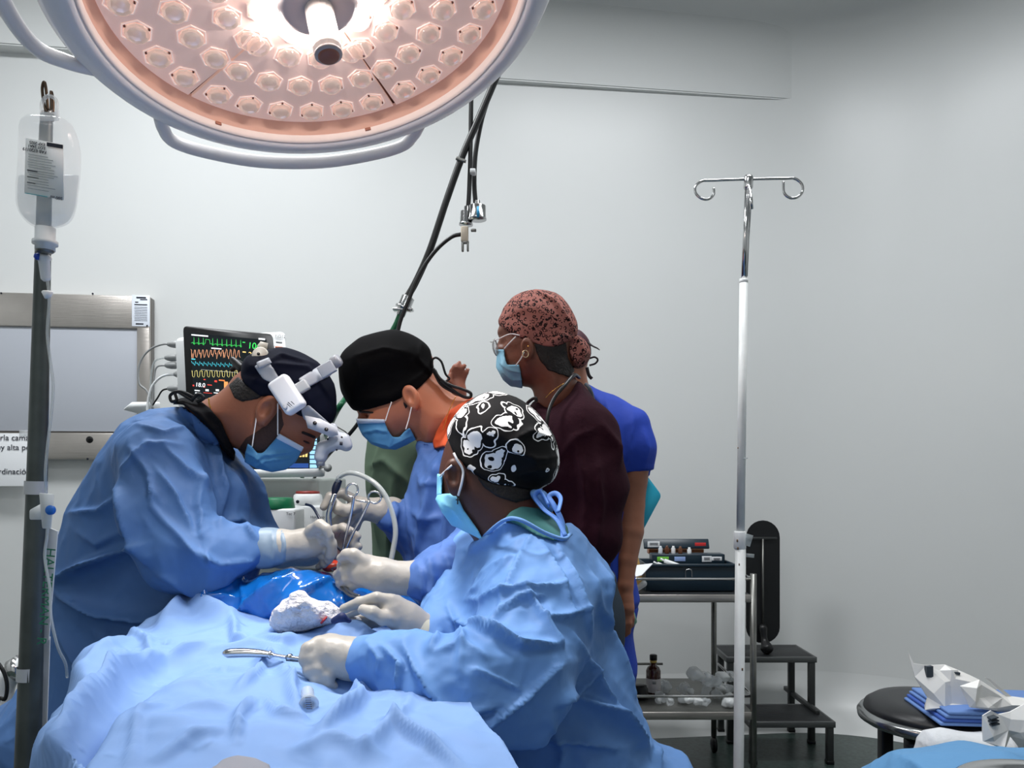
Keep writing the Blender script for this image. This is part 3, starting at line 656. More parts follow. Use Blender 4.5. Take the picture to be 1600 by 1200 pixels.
# folded blue cloth, packages
m_bluep = mat('blue_paper_cloth', (104, 138, 196), .7, bump='crumple', bs=.25, bd=.004, scale=14)
def slab(poly, d, depth, z0, th, wob, seed, name, m_, **kw):
    """soft slab whose front edge is traced, lying on something"""
    pass
fc = thing('folded_drape', 'folded blue surgical cloth lying on the round stool', 'cloth', (cx_, cy_-.05, zq))
u_ = Vector((1, -.06, 0)).normalized()
for i in range(4):
    z = zq+.004+i*.0095; V, Fs = box((cx_+.085+.004*i, cy_-.125, z), (.37-.006*i, .23, .0088), frame((1, -.1, 0), (.1, 1, 0)), .004, 3)
    mk('fold_layer', (V, Fs), m_bluep if i != 1 else mat('blue_dark_cloth', (62, 96, 176), .7), fc)
m_pk = mat('white_package', (238, 236, 232), .45, bump='crumple', bs=.5, bd=.006, scale=16)
from mathutils.geometry import delaunay_2d_cdt
def package(poly, d, T, marks, label, gx=0, gz=0, seed=1, cr=()):
    """crumpled paper packet: traced outline, sharply creased front, real thickness"""
    rg = np.random.RandomState(seed); w2 = [Vector(((a_-CX)*d/F, H-(b_-CY)*d/F)) for a_, b_ in poly]; n = len(w2)
    xs_ = [v.x for v in w2]; zs_ = [v.y for v in w2]; ins = []
    while len(ins) < 16:
        x_, z_ = rg.uniform(min(xs_), max(xs_)), rg.uniform(min(zs_), max(zs_))
        if polyd(np.array([x_]), np.array([z_]), [tuple(v) for v in w2])[0] > .006 and all((Vector((x_, z_))-q_).length > .014 for q_ in ins): ins.append(Vector((x_, z_)))
    vv, _, ff, _, _, _ = delaunay_2d_cdt(w2+ins, [], [list(range(n))], 1, 1e-6)
    zc_ = sum(zs_)/n; V = []; m_ = len(vv)
    for k, v in enumerate(vv): V.append((v.x, d+gz*(v.y-zc_)-(.0015 if k < n else T*rg.uniform(.25, 1.)), v.y))
    for k, v in enumerate(vv): V.append((v.x, d+gz*(v.y-zc_)+(.0015 if k < n else T*.8), v.y))
    Fs = [tuple(f_)[::-1] for f_ in ff]+[tuple(i_+m_ for i_ in f_) for f_ in ff]+[(i_, (i_+1) % n, (i_+1) % n+m_, i_+m_) for i_ in range(n)]
    o = mk('sterile_package', (np.array(V), Fs), m_pk, smooth=False, label=label, cat='package')
    for p_ in marks:
        zm = H-(np.mean([q_[1] for q_ in p_])-CY)*d/F
        mk('printed_mark', prism([((a_-CX)*d/F, H-(b_-CY)*d/F) for a_, b_ in p_], (0, d+gz*(zm-zc_)-T*.66, 0), (1, 0, 0), (0, 0, 1), (0, 1, 0), T*.6), mat('package_print', (58, 66, 74), .6), o, smooth=False)
    return o
package([(1424, 1020), (1431, 1038), (1450, 1041), (1480, 1040), (1500, 1048), (1518, 1056), (1530, 1062), (1560, 1085), (1566, 1104), (1540, 1111), (1440, 1106), (1446, 1088), (1430, 1058)], 2.06, .022, [[(1446, 1041), (1456, 1040), (1456, 1058), (1446, 1057)], [(1483, 1048), (1498, 1050), (1497, 1054), (1484, 1051)], [(1504, 1083), (1520, 1090), (1523, 1096), (1506, 1089)], [(1458, 1101), (1478, 1100), (1478, 1104), (1458, 1104)]], 'white printed sterile package, its corner sticking up, on the folded blue cloth', gz=.25, cr=((16, .020), (34, .010)))
package([(1500, 1072), (1530, 1062), (1572, 1088), (1538, 1058), (1545, 1060), (1580, 1088), (1612, 1092), (1620, 1112), (1560, 1112), (1515, 1105)], 1.98, .025, [], 'flat white opened package on the folded cloth, its strip pointing up', seed=5)
package([(1535, 1118), (1548, 1110), (1560, 1116), (1578, 1112), (1600, 1100), (1640, 1105), (1640, 1170), (1596, 1172), (1578, 1150), (1570, 1171), (1536, 1158)], 1.8, .03, [[(1541, 1119), (1552, 1116), (1552, 1118), (1541, 1121)], [(1541, 1124), (1553, 1121), (1553, 1123), (1541, 1126)], [(1542, 1129), (1554, 1126), (1554, 1128), (1542, 1131)]], 'crumpled white package hanging over the front of the folded cloth', seed=9)
sdf_obj('white_towel', infl([(1447, 1142), (1540, 1146), (1580, 1150), (1580, 1195), (1500, 1260), (1436, 1260), (1434, 1200)], 1.95, .05, .04), .006, mat('terry_white', (222, 224, 226), .9, bump='noise', bs=.5, scale=70), cr=((12, .010),), label='white terry towel hanging below the folded cloth on the stool', cat='towel')
sdf_obj('instrument_drape', infl([(1420, 1196), (1432, 1186), (1470, 1178), (1535, 1160), (1575, 1170), (1640, 1182), (1640, 1290), (1400, 1290)], 1.55, .14, .06, gz=-1.2), .007, mat('sky_drape', (90, 142, 186), .7, bump='noise', bs=.4, scale=40), cr=((9, .010),), label='sky blue drape over the instrument table in the bottom right corner', cat='drape')
mk('steel_basin', lathe([(.10, 0), (.13, .03), (.155, .034), (.158, .038), (.153, .040), (.128, .034), (.10, .008), (0, .006)], (P(1655, 1240, 1.30).x, 1.30, P(1600, 1275, 1.30).z), (0, 0, 1), 48, None, False), m_chrome, label='steel basin whose rim shows at the bottom right corner', cat='basin')
# ================================================================ anaesthesia machine and monitor
DM = 2.62
def q4(tl, tr, br, bl, d, th, dr=None):
    """slab from four traced corners (px), front at distance d (dr at its right side)"""
    dr = dr or d; fr = [P(*tl, d), P(*tr, dr), P(*br, dr), P(*bl, d)]
    bk = [p+Vector((0, th, 0)) for p in fr]
    return np.array([v[:] for v in fr+bk]), [(3, 2, 1, 0), (4, 5, 6, 7), (0, 1, 5, 4), (1, 2, 6, 5), (2, 3, 7, 6), (3, 0, 4, 7)]
def rquad(tl, tr, br, bl, r, d, th):
    """the same with rounded corners"""
    c = [np.array(x, float) for x in (tl, tr, br, bl)]; out = []
    for i in range(4):
        p, a, b = c[i], c[i-1], c[(i+1) % 4]; da = (a-p)/np.linalg.norm(a-p)*r; db = (b-p)/np.linalg.norm(b-p)*r
        for t in np.linspace(0, 1, 6): out.append((1-t)**2*(p+da)+2*t*(1-t)*p+t*t*(p+db))
    pw = [((a-CX)*d/F, H-(b-CY)*d/F) for a, b in out]
    return prism(pw, (0, d, 0), (1, 0, 0), (0, 0, 1), (0, th, 0), .002)
mo = thing('patient_monitor', 'black bezelled patient monitor with coloured traces behind the headlamp surgeon', 'monitor', P(360, 690, DM))
mk('rear_case', rquad((274, 528), (446, 518), (452, 690), (282, 700), 10, DM+.012, .09), m_white, mo)
mk('bezel', rquad((286, 509), (426, 522), (436, 640), (292, 640), 8, DM, .03), m_black, mo)
scr = mk('screen', q4((297, 520), (416, 531), (424, 622), (303, 622), DM-.004, .003), mat('screen_dark', (16, 22, 26), .2, emit=(16, 24, 28), es=.6), mo, smooth=False)
def em(n, c, s=1.6): return mat(n, c, .5, emit=c, es=s)
def trace(pts, c, name, r=.0006): return mk('trace', tube([P(a, b, DM-.006) for a, b in pts], r, 5, False), em(name, c, 1.0), scr)
rs = np.random.RandomState(5)
e = []
for k in range(11):
    if k in (3,): x = 299+k*7.2; e += [(x, 537), (x+1, 530), (x+7, 531), (x+7.5, 536)]; continue
    x = 299+k*7.2+.1*k; y = 536+.06*(x-299); e += [(x, y), (x+2, y-1), (x+3, y), (x+3.6, y+2), (x+4, y-9), (x+4.7, y+2.5), (x+5.4, y)]
trace(e, (60, 200, 90), 'tr_green')
e = []
for k in range(13):
    x = 298+k*6.2; e += [(x, 546+rs.uniform(-1, 2)), (x+1.2, 547), (x+1.6, 556+rs.uniform(-4, 5)), (x+2.4, 552+rs.uniform(-2, 8)), (x+3.4, 560+rs.uniform(-4, 1))]
trace(e, (226, 160, 120), 'tr_orange')
e = []
for k in range(11): x = 299+k*6.6; e += [(x, 564+.05*(x-299)), (x+1.6, 568+.05*(x-299)), (x+2.8, 566.5+.05*(x-299)), (x+4.5, 570+.05*(x-299)), (x+5.6, 571+.05*(x-299))]
trace(e, (70, 190, 205), 'tr_cyan')
e = []
for k in range(10): x = 300+k*7.8; e += [(x, 579), (x+.8, 588), (x+3, 589.5), (x+4, 588), (x+4.6, 580), (x+7, 579)]
trace(e, (214, 200, 120), 'tr_yellow')
XU, ZU = Vector((1, 0, -.09)), UP
def tx(s_, x, y, sz, c, nm): return text('readout', s_, P(x, y, DM-.006), XU, ZU, sz, em(nm, c, 1.1), scr)
tx('106', 387, 540, .030, (60, 210, 90), 'tr_green2'); tx('27', 388, 554, .024, (235, 200, 120), 'tr_amber')
tx('18.0', 305, 601, .020, (225, 228, 230), 'tr_white')
for x, y, w_, h_, c, nm in ((299, 522, 26, 2, (215, 220, 220), 'tr_white'), (330, 543, 16, 1.6, (215, 220, 220), 'tr_white'), (299, 560, 6, 1.6, (70, 190, 205), 'tr_cyan'), (404, 528, 10, 2.6, (215, 220, 220), 'tr_white'), (379, 534, 4, 1.4, (60, 200, 90), 'tr_green'), (379, 549, 5, 1.6, (235, 200, 120), 'tr_amber'), (314, 577, 62, .6, (130, 134, 130), 'tr_dim'),
                         (301, 601, 2.4, 2.4, (200, 60, 50), 'tr_red'), (318, 603, 2.4, 2.4, (200, 60, 50), 'tr_red'), (324, 600.5, 7, 1.4, (200, 60, 50), 'tr_red'), (318, 592, 3, 1.6, (200, 60, 50), 'tr_red'), (335, 594, 4, 3, (200, 60, 50), 'tr_red'), (342, 593, 9, 1.8, (226, 120, 60), 'tr_or2'), (350, 596, 6, 10, (206, 140, 80), 'tr_or3'), (318, 613, 13, .9, (200, 60, 50), 'tr_red'), (321, 608, 5, 3, (215, 220, 220), 'tr_white'), (337, 608, 5, 3, (215, 220, 220), 'tr_white'), (304, 609, 8, 1.6, (180, 184, 186), 'tr_white'), (305, 613, 6, 1.6, (180, 184, 186), 'tr_white'), (334, 613, 10, 1.2, (215, 220, 220), 'tr_white'), (352, 609, 5, 3, (215, 220, 220), 'tr_white')):
    mk('readout_mark', q4((x, y), (x+w_, y+w_*.09), (x+w_, y+h_+w_*.09), (x, y+h_), DM-.006, .001), em(nm, c, 1.1), scr, smooth=False)
text('printed_mark', 'ND12', P(430, 525, DM+.010), XU, UP, .014, m_grey, mo)
mk('button', rquad((431, 533), (441, 534), (441, 537), (431, 536), 1.2, DM+.008, .004), m_grey, mo)
mk('alarm_strip', rquad((430, 541), (442, 542), (442, 545), (430, 544), 1, DM+.008, .004), mat('orange', (226, 120, 70), .4), mo)
# leads plugged into its left side
for i, (y, pts, c, r, lb) in enumerate((
    (538, [(266, 538), (254, 538), (236, 545), (222, 560), (216, 580), (218, 600), (230, 612), (240, 640)], m_grey, .0035, 'dark thin lead from the topmost plug on the monitor side'),
    (559, [(262, 559), (248, 561), (240, 568), (236, 590), (234, 640)], m_tubing, .0035, 'pale lead from the second plug on the monitor side'),
    (571, [(262, 571), (246, 573), (241, 590), (238, 640)], m_grey, .003, 'grey lead from the third plug on the monitor side'),
    (585, [(276, 585), (256, 587), (240, 600), (232, 622), (230, 645)], m_white, .0045, 'thick white tube curving down from the monitor side'),
    (607, [(266, 607), (254, 610), (246, 622), (238, 634)], m_hose, .003, 'black lead from the lowest plug on the monitor side'))):
    o = mk('monitor_lead', tube([P(a, b, DM+.03) for a, b in pts], r, 8), c, label=lb, cat='cable')
    mk('plug', lathe([(.006, 0), (.010, .008), (.0125, .02), (.0125, .036), (.009, .042)], P(pts[0][0]-4, y, DM+.03)[:], (1, 0, 0), 14), m_grey, o)
am = thing('anaesthesia_machine', 'white anaesthesia machine with a lower display behind the surgeons', 'anaesthesia machine', P(400, 1000, 2.8))
D2 = 2.66
ca, cb_ = P(300, 745, D2), P(506, 745, D2)
bx(392, 748, 498, 1010, D2+.04, .45, mat('machine_grey_green', (150, 156, 152), .5), 'cabinet', am, .01)  # cabinet body is grey-green
mk('cabinet_base', box((P(445, 0, 2.9).x, 2.92, .36), (.26, .42, .60), None, .02), m_white, am)
for x in (-.11, .11):
    for y in (2.75, 3.1): mk('caster', lathe([(.02, -.015), (.04, -.01), (.04, .01), (.02, .015)], (P(445, 0, 2.9).x+x, y, .04), (1, 0, 0), 16), m_black, am)
mk('work_shelf', rquad((300, 735), (508, 732), (507, 745), (300, 748), 4, D2-.05, .30), m_white, am)
mk('display_case', rquad((330, 640), (508, 640), (508, 738), (330, 738), 6, D2, .05), m_white, am)
s2 = mk('display', q4((340, 652), (500, 650), (499, 733), (340, 734), D2-.004, .004), mat('screen2', (20, 26, 30), .25, emit=(20, 26, 30), es=.5), am, smooth=False)
for k in range(9):
    mk('display_field', q4((484, 668+7.2*k), (495, 668+7.2*k), (495, 673.6+7.2*k), (484, 673.6+7.2*k), D2-.006, .001), em('field_blue', (150, 200, 232), 1.0), s2, smooth=False)
mk('display_field', q4((440, 724), (482, 724), (482, 731), (440, 731), D2-.006, .001), em('field_navy', (36, 72, 140), .8), s2, smooth=False)
for k in range(12): mk('display_field', q4((468+(k % 3)*4.5, 680+9*(k//3)), (471.5+(k % 3)*4.5, 680+9*(k//3)), (471+(k % 3)*4.5, 687+9*(k//3)), (468+(k % 3)*4.5, 687+9*(k//3)), D2-.006, .001), em('tr_amber', (235, 200, 120), 1), s2, smooth=False)
mk('knob', lathe([(.012, 0), (.014, .004), (.012, .018), (0, .02)], P(512, 731, D2-.06)[:], (.3, -1, 0), 20), m_grey, am)
mk('side_tray', rquad((192, 640), (206, 628), (250, 628), (250, 655), 3, DM+.15, .18), m_white, am)
mk('tray_arm', box(P(245, 664, DM+.24), (.05, .05, .12), None, .005), m_grey, am)
def vap(x0, x1, y0, y1, yt, d, mtop, n, lab, mark, side):
    o = thing('vaporizer', lab, 'vaporizer', P((x0+x1)/2, y1+60, d+.05))
    bx(x0, y0, x1, y1+60, d, .11, m_white, 'body', o, .008)
    c = P((x0+x1)/2, y0, d+.055); r = (x1-x0)*.47*d/F; h_ = (y0-yt)*d/F
    mk('dial', lathe([(r, 0), (r*1.02, h_*.1), (r*.93, h_), (r*.8, h_*1.12), (0, h_*1.14)], c[:], (0, 0, 1), 28), mtop if n else m_white, o)
    if not n: mk('dial_cap', lathe([(r*.8, h_*1.1), (r*.78, h_*1.35), (0, h_*1.4)], c[:], (0, 0, 1), 28), mtop, o)
    text('printed_name', mark, P(side[0], side[1], d-.002), (1, 0, 0), UP, .013, m_ink, o)
    mk('dial_mark', lathe([(0, .001), (.005, .001), (.006, 0)], P(x0+9, y0+(10 if n else -6), d-.001)[:], (0, -1, 0), 14), m_ink, o)
    return o
vap(405, 462, 795, 822, 779, 2.5, mat('green_dial', (16, 110, 70), .4), 1, 'white vaporizer with a green dial beside the surgeon in the headlamp', 'Tec 7', (447, 803))
vap(456, 506, 790, 830, 773, 2.63, mat('red_cap', (150, 52, 44), .4), 0, 'white vaporizer with a dark red cap, right of the green one', 'Halotano', (485, 808))
# breathing hose at far left, low
o = mk('breathing_hose', tube([P(a, b, 2.2) for a, b in ((60, 1040), (38, 1042), (18, 1052), (6, 1072), (4, 1100), (8, 1200))], .03, 14), m_white, label='thick white breathing hose at the lower left edge', cat='hose')
mk('chrome_ring', lathe([(.034, 0), (.034, .03)], P(22, 1048, 2.2)[:], (.8, 0, .5), 20), m_chrome, o)
mk('cable', tube([P(a, b, 2.0) for a, b in ((-4, 1035), (6, 1050), (11, 1070), (8, 1092), (-4, 1100), (-12, 1200))], .005, 8), m_hose, label='black cable looping at the lower left edge', cat='cable')
# --- left drip pole and infusion bag
DL = 1.28
o = thing('drip_pole', 'dark metal drip pole holding the infusion bag at the left edge', 'drip stand', (P(40, 1200, DL).x, DL, 0))
mk('pole', tube([(P(35, 1300, DL).x, DL, .03), P(43, 1200, DL), P(58, 740, DL), P(66, 440, DL), P(72, 200, DL), P(74, 176, DL)], [.020, .0195, .0155, .0125, .010, .009], 20, False), mat('dark_pole', (74, 80, 78), .38, metal=.5, var=.25, vscale=14), o)
mk('hook', tube([P(82, 190, 1.27), P(83, 160, 1.27), P(80, 143, 1.27), P(80, 172, 1.262), P(77, 177, 1.25), P(70, 168, 1.25), P(66, 140, 1.25), P(69, 128, 1.25), P(72, 140, 1.25), P(75, 172, 1.25)], .0024, 8), mat('bronze', (82, 68, 56), .35, metal=.8), o)
for a, b, d_ in ((762, 57, .0172), (1052, 47, .019)): mk('tape_band', lathe([(d_, -.011), (d_, .011)], P(b-1, a, DL)[:], (.03, 0, 1), 24, None, False), mat('white_tape', (172, 176, 180), .5), o)
mk('foot', join(*[tube([(P(35, 1300, DL).x, DL, .06), (P(35, 1300, DL).x+.22*math.cos(t), DL+.22*math.sin(t), .03)], .013, 10, False) for t in (0.4, 1.7, 3., 4.2, 5.5)]), m_dsteel, o)
DBg = 1.225
bag = thing('infusion_bag', 'clear infusion bottle with a white label hanging upside down on the left pole', 'infusion bag', P(75, 395, DBg))
bp = [(40, 186), (58, 181), (92, 182), (108, 190), (118, 206), (124, 235), (124, 265), (121, 292), (117, 322), (106, 345), (86, 356), (56, 356), (38, 344), (29, 326), (28, 300), (30, 262), (32, 225), (33, 200)]
m_bag = mat('bag_plastic', (244, 248, 250), .07, alpha=.2, spec=1.)
m_liq = mat('saline', (140, 156, 166), .04, alpha=.24, spec=.9)
bs = infl(bp, DBg, .028, .03)
sdf_obj('bag_wall', bs, .0032, m_bag, bag, cr=((22, .0035),), smooth=3)
V, Q = surfnet(AND(OFF(bs, -.003), region([(0, 273), (150, 273), (150, 400), (0, 400)], 1, 1.5)), .0035, smooth=2)
mk('saline', (V, Q), m_liq, bag)
mk('neck', lathe([(.0148, 0), (.0148, .020), (.0185, .021), (.0185, .027), (.0145, .028), (.0145, .036)], P(71, 356, DBg)[:], (-.02, 0, -1), 24), mat('milky', (225, 230, 232), .25, alpha=.8), bag)
mk('stopper', lathe([(.0135, 0), (.0135, .007), (.011, .009)], P(70, 386, DBg)[:], (0, 0, -1), 24), m_dsteel, bag)
mk('hanger', join(tube([P(66, 183, DBg), P(66, 160, DBg), P(76, 150, DBg), P(88, 158, DBg), P(89, 184, DBg)], .003, 8), box(P(77, 182, DBg), (.03, .006, .014), None, .003)), m_clear, bag)
lab = mk('paper_label', rquad((40, 215), (99, 226), (100, 313), (38, 301), 1.5, DBg-.033, .0012), mat('bag_label', (250, 252, 252), .5), bag)
dl = DBg-.0345
def lq(x0, y0, x1, y1, m_, n): return mk(n, q4((x0, y0), (x1, y0+(x1-x0)*.17), (x1, y1+(x1-x0)*.17), (x0, y1), dl, .0008), m_, lab, smooth=False)
lq(73, 222, 98, 228, m_ink, 'black_bar'); lq(39, 303-2, 74, 307-5, mat('teal_strip', (40, 150, 160), .5), 'teal_strip')
def rtext(s_, x, y, sz): return text('printed_text', s_, P(x, y, dl-.0006), (-1, 0, .17), (0, 0, -1), sz, m_ink, lab, 'CENTER')
rtext('EXP 2025', 58, 224, .0062); rtext('LOT 24A1', 57, 229.5, .0062); rtext('FAB 0720119', 54, 235, .0068); rtext('500 ml', 88, 309, .007)
rs = np.random.RandomState(2)
for y in (240, 244, 248, 252, 256, 260, 264, 268, 272, 276, 280, 284, 288, 293): lq(42+rs.uniform(0, 4), y, 42+rs.uniform(32, 52), y+.7, mat('faint_print', (150, 156, 160), .6), 'printed_line')
for y, a in ((275, 60), (265, 58), (284, 55)): lq(42, y, a, y+1.1, m_ink, 'printed_line')
ds = mk('drip_line', tube([P(a, b, d) for a, b, d in ((74, 436, 1.24), (77, 470, 1.24), (74, 520, 1.24), (78, 560, 1.24), (83, 600, 1.24), (81, 640, 1.24), (74, 700, 1.24), (71, 740, 1.24), (72, 770, 1.25), (74, 830, 1.25), (70, 870, 1.25), (78, 920, 1.25), (80, 965, 1.25), (90, 1010, 1.26), (102, 1036, 1.28), (105, 1058, 1.30))], .0024, 8), m_tubing, label='clear drip tube running down from the infusion bag to the drape', cat='tube')
mk('drip_chamber', lathe([(.009, 0), (.0115, .003), (.0115, .006), (.0085, .009), (.0075, .038), (.004, .042)], P(68, 399, 1.24)[:], (.1, 0, -1), 20), mat('milky', (225, 230, 232), .25, alpha=.8), ds)
mk('blue_port', lathe([(.005, 0), (.006, .004), (.003, .008)], P(62, 402, 1.232)[:], (-1, -.5, .3), 14), mat('blue_port', (20, 60, 160), .4), ds)
mk('connector', lathe([(.007, 0), (.0085, .002), (.004, .012)], P(74, 455, 1.24)[:], (0, 0, -1), 16), m_white, ds)
rc = thing('roller_clamp', 'white roller clamp with blue wheel taped to the left pole', 'clamp', P(72, 818, 1.24))
mk('clamp_body', join(*[rquad((61, 770), (85, 772), (80, 826), (66, 826), 3, 1.235, .014), rquad((46, 797), (66, 786), (66, 812), (46, 812), 3, 1.242, .008)]), mat('milky', (225, 230, 232), .25, alpha=.8), rc)
mk('blue_wheel', lathe([(.006, -.004), (.0078, -.002), (.0078, .002), (.006, .004)], P(79, 797, 1.236)[:], (0, 1, 0), 20), mat('blue_wheel', (24, 96, 180), .4), rc)
pk = mk('tubing_wrapper', q4((70, 822), (90, 830), (76, 1000), (58, 1000), 1.30, .002), mat('wrapper_white', (224, 228, 230), .4, alpha=.9), label='white printed tubing wrapper hanging behind the left pole', cat='wrapper', smooth=False)
V, Q = q4((62, 995), (78, 995), (66, 1330), (50, 1330), 1.305, .002); mk('lower_strip', (V, Q), mat('wrapper_white', (224, 228, 230), .4), pk, smooth=False)
text('printed_letters', 'HALTERMAN - R', P(79, 856, 1.262), (-.10, 0, -1), (1, 0, 0), .022, mat('green_print', (30, 110, 80), .6), pk)
# ================================================================ people
def skin(n, c): return mat(n, c, .48, sss=.08, bump='noise', bs=.06, scale=120, var=.10, vscale=14)
m_gown = mat('gown_blue', (76, 113, 165), .6, spec=.3, bump='crumple', bs=1.0, bd=.05, scale=12, var=.05, vscale=5)
m_glove = mat('latex_glove', (172, 168, 160), .38, spec=.5, bump='noise', bs=.18, bd=.004, scale=90)
m_maskb = mat('mask_blue', (78, 142, 190), .65, bump='crumple', bs=.1, bd=.003, scale=20)
m_maskw = mat('mask_band', (200, 214, 232), .6)
m_strap = mat('mask_strap', (232, 232, 232), .6)
m_hair = mat('dark_hair', (22, 17, 16), .65, bump='noise', bs=.6, scale=160)
m_gold = mat('gold', (220, 170, 90), .25, metal=.9)
def body(name, parts, hfine, clip, lower, m_, label, hc=.014, k=.03):
    """head and neck finely, the clothed rest coarsely, welded into one body mesh"""
    V1, Q1 = surfnet(U(.006, *parts), hfine, clip[0] if clip else None, clip[1] if clip else None, 6)
    V2, Q2 = surfnet(U(.05, *lower), hc, None, None, 2)
    V = np.concatenate([V1, V2]); Q = np.concatenate([Q1, Q2+len(V1)])
    o = mk(name, (V, Q), m_, label=label, cat='person'); return o
def legs(x, y, hip, spread=.10, rot=0., lean=0.):
    out = []; ca, sa = math.cos(rot), math.sin(rot)
    for s in (-1, 1):
        fx, fy = x+lean+s*spread*ca, y+s*spread*sa
        out += [cap((x+s*.08*ca, y+s*.08*sa, hip), (fx*.5+x*.5+s*.04*ca, fy*.5+y*.5, hip*.52), .085, .058), cap((fx*.5+x*.5+s*.04*ca, fy*.5+y*.5, hip*.52), (fx, fy, .09), .057, .04),
                cap((fx+.03*sa, fy-.03*ca, .045), (fx-.13*sa, fy+.13*ca, .038), .044, .034)]
    return out
def bez(p, r, m_, parent, name='mask_strap', n=10): return mk(name, tube(p, r, 8, True, n), m_, parent)
def shell(name, s, poly, t, h, m_, parent, ymin, ymax, inner=None, cr=(), fl=(), smooth=2, k=.003):
    return sdf_obj(name, AND(OFF(s, t), region(poly, ymin, ymax), k), h, m_, parent, smooth=smooth, cr=cr, fl=fl)
def capfit(ci, hd, poly, t=.007):
    q = [np.array((a, b, 0), float) for a, b in poly]; n = len(q); out = []
    for i in range(n):
        p0, p1, p2, p3 = q[i-1], q[i], q[(i+1) % n], q[(i+2) % n]
        for u in (0, .34, .67): z = .5*((2*p1)+(-p0+p2)*u+(2*p0-5*p1+4*p2-p3)*u*u+(-p0+3*p1-3*p2+p3)*u**3); out.append((z[0], z[1]))
    return AND(U(.012, ci, OFF(hd, t)), region(out, 1.1, 2.6), .006)
def Pk(l, d): return [P(a, b, d) for a, b in l]
def px3(l): return [P(*q) for q in l]
def ear(cx, cy, d, s, ang, flip=1):
    """ear on the near side of a head: rim, lobe, hollow"""
    c = P(cx, cy, d); ca, sa = math.cos(ang), math.sin(ang)
    A = np.array([[ca, 0, sa], [0, 1, 0], [-sa, 0, ca]])   # columns: across, out, along
    c = c+Vector((0, -.006, 0)); e = ell(c, (.019*s, .013, .030*s), A); hol = ell(Vector(c)+Vector((.004*flip*ca, -.013, 0)), (.010*s, .010, .018*s), A)
    lobe = ell(Vector(c)-Vector(A[:, 2])*.026*s+Vector((.004*flip, 0, 0)), (.010*s, .007, .011*s))
    return SUB(U(.008, e, lobe), hol, .004)
# ---------------------------------------------------------------- surgeon with the headlamp (left)
D = 1.68
sk1 = skin('skin_tan', (146, 90, 66))
head1 = infl([(357, 604), (380, 580), (440, 556), (490, 570), (516, 610), (516, 645), (506, 668), (499, 680), (491, 687), (489, 697), (484, 706), (470, 712), (452, 718), (430, 728), (404, 728), (388, 716), (378, 704), (366, 700), (350, 690), (322, 672), (300, 650), (292, 630), (318, 626), (340, 617)], D, .078, .085)
orb1 = ell(P(483, 686, D-.05), (.014, .03, .012)); ear1 = ear(417, 640, D-.078, 1.05, .5, 1)
b1 = body('person', [SUB(head1, orb1, .015), ear1], .0032, None,
          [infl([(262, 650), (225, 665), (185, 730), (150, 800), (130, 900), (120, 1010), (300, 1010), (350, 850), (370, 740), (330, 690)], 1.72, .14, .12),
           chain([(318, 672, D, .035), (285, 730, D, .08)]), chain([(250, 720, 1.58, .05), (285, 865, 1.50, .042), (395, 858, 1.52, .030), (450, 850, 1.52, .024)])]+legs(P(200, 0, 1.72).x, 1.72, .86, .10, 1.4),
          sk1, 'person in a blue gown and navy cap with a white headlamp, bending over at left')
G1 = U(.035, infl([(270, 630), (236, 636), (199, 661), (162, 715), (122, 789), (95, 870), (81, 915), (71, 987), (60, 1050), (20, 1090), (-6, 1125), (-20, 1210), (-20, 1370), (330, 1370), (345, 1100), (385, 970), (408, 860), (410, 784), (398, 742), (370, 715), (341, 680), (314, 645), (292, 632)], 1.72, .175, .15),
       chain([(248, 718, 1.57, .088), (258, 800, 1.525, .086), (282, 866, 1.50, .074), (335, 870, 1.50, .058), (378, 862, 1.515, .044), (397, 858, 1.52, .036)], .03),
       chain([(330, 740, 1.80, .08), (380, 830, 1.75, .065), (430, 862, 1.68, .040)], .03))
G1 = U(.012, G1, AND(OFF(head1, .012), region([(284, 633), (304, 647), (330, 673), (350, 705), (368, 722), (390, 760), (300, 780), (240, 650)], 1.4, 2.0)))
f1 = [([(187, 763), (197, 805), (213, 848), (224, 880)], 9, .018, 1), ([(83, 909), (133, 880), (212, 853)], 10, .030, -1), ([(91, 933), (149, 960), (224, 971), (277, 955)], 12, .024, 1),
      ([(256, 699), (288, 736), (320, 763)], 8, .009, 1), ([(192, 736), (229, 693), (277, 693)], 8, .008, -1), ([(299, 645), (325, 693), (347, 763), (341, 815)], 12, .014, 1),
      ([(235, 789), (288, 848), (320, 880)], 8, .009), ([(304, 859), (341, 880), (395, 875)], 7, .009, -1), ([(341, 821), (373, 811), (396, 840)], 8, .010, 1), ([(245, 901), (299, 923), (363, 907)], 9, .010),
      ([(107, 800), (155, 795), (181, 773)], 7, .010, -1), ([(115, 830), (150, 850), (190, 830)], 8, .008), ([(213, 661), (256, 675), (299, 661)], 4, .006, -1), ([(205, 700), (230, 740), (235, 790)], 7, .008, 1), ([(245, 730), (275, 770), (300, 830)], 7, .009, -1),
      ([(310, 740), (305, 790), (315, 840)], 7, .008, 1), ([(360, 740), (375, 770), (385, 800)], 8, .010), ([(85, 990), (120, 1040), (130, 1110)], 10, .014, 1), ([(150, 990), (170, 1010), (250, 990)], 9, .008), ([(30, 1110), (50, 1150), (60, 1200)], 9, .014)]
g1 = sdf_obj('surgical_gown', G1, .0048, m_gown, b1, fl=f1, cr=((7, .022), (16, .007), (42, .002)), seed=3)
sh1 = shell('undershirt', U(.02, head1, G1), [(270, 632), (278, 622), (292, 617), (308, 622), (328, 638), (345, 658), (358, 688), (368, 706), (366, 722), (350, 704), (330, 672), (304, 646), (286, 632)], .008, .004, mat('black_cotton', (14, 14, 18), .85, spec=.15), b1, 1.5, 2.0)
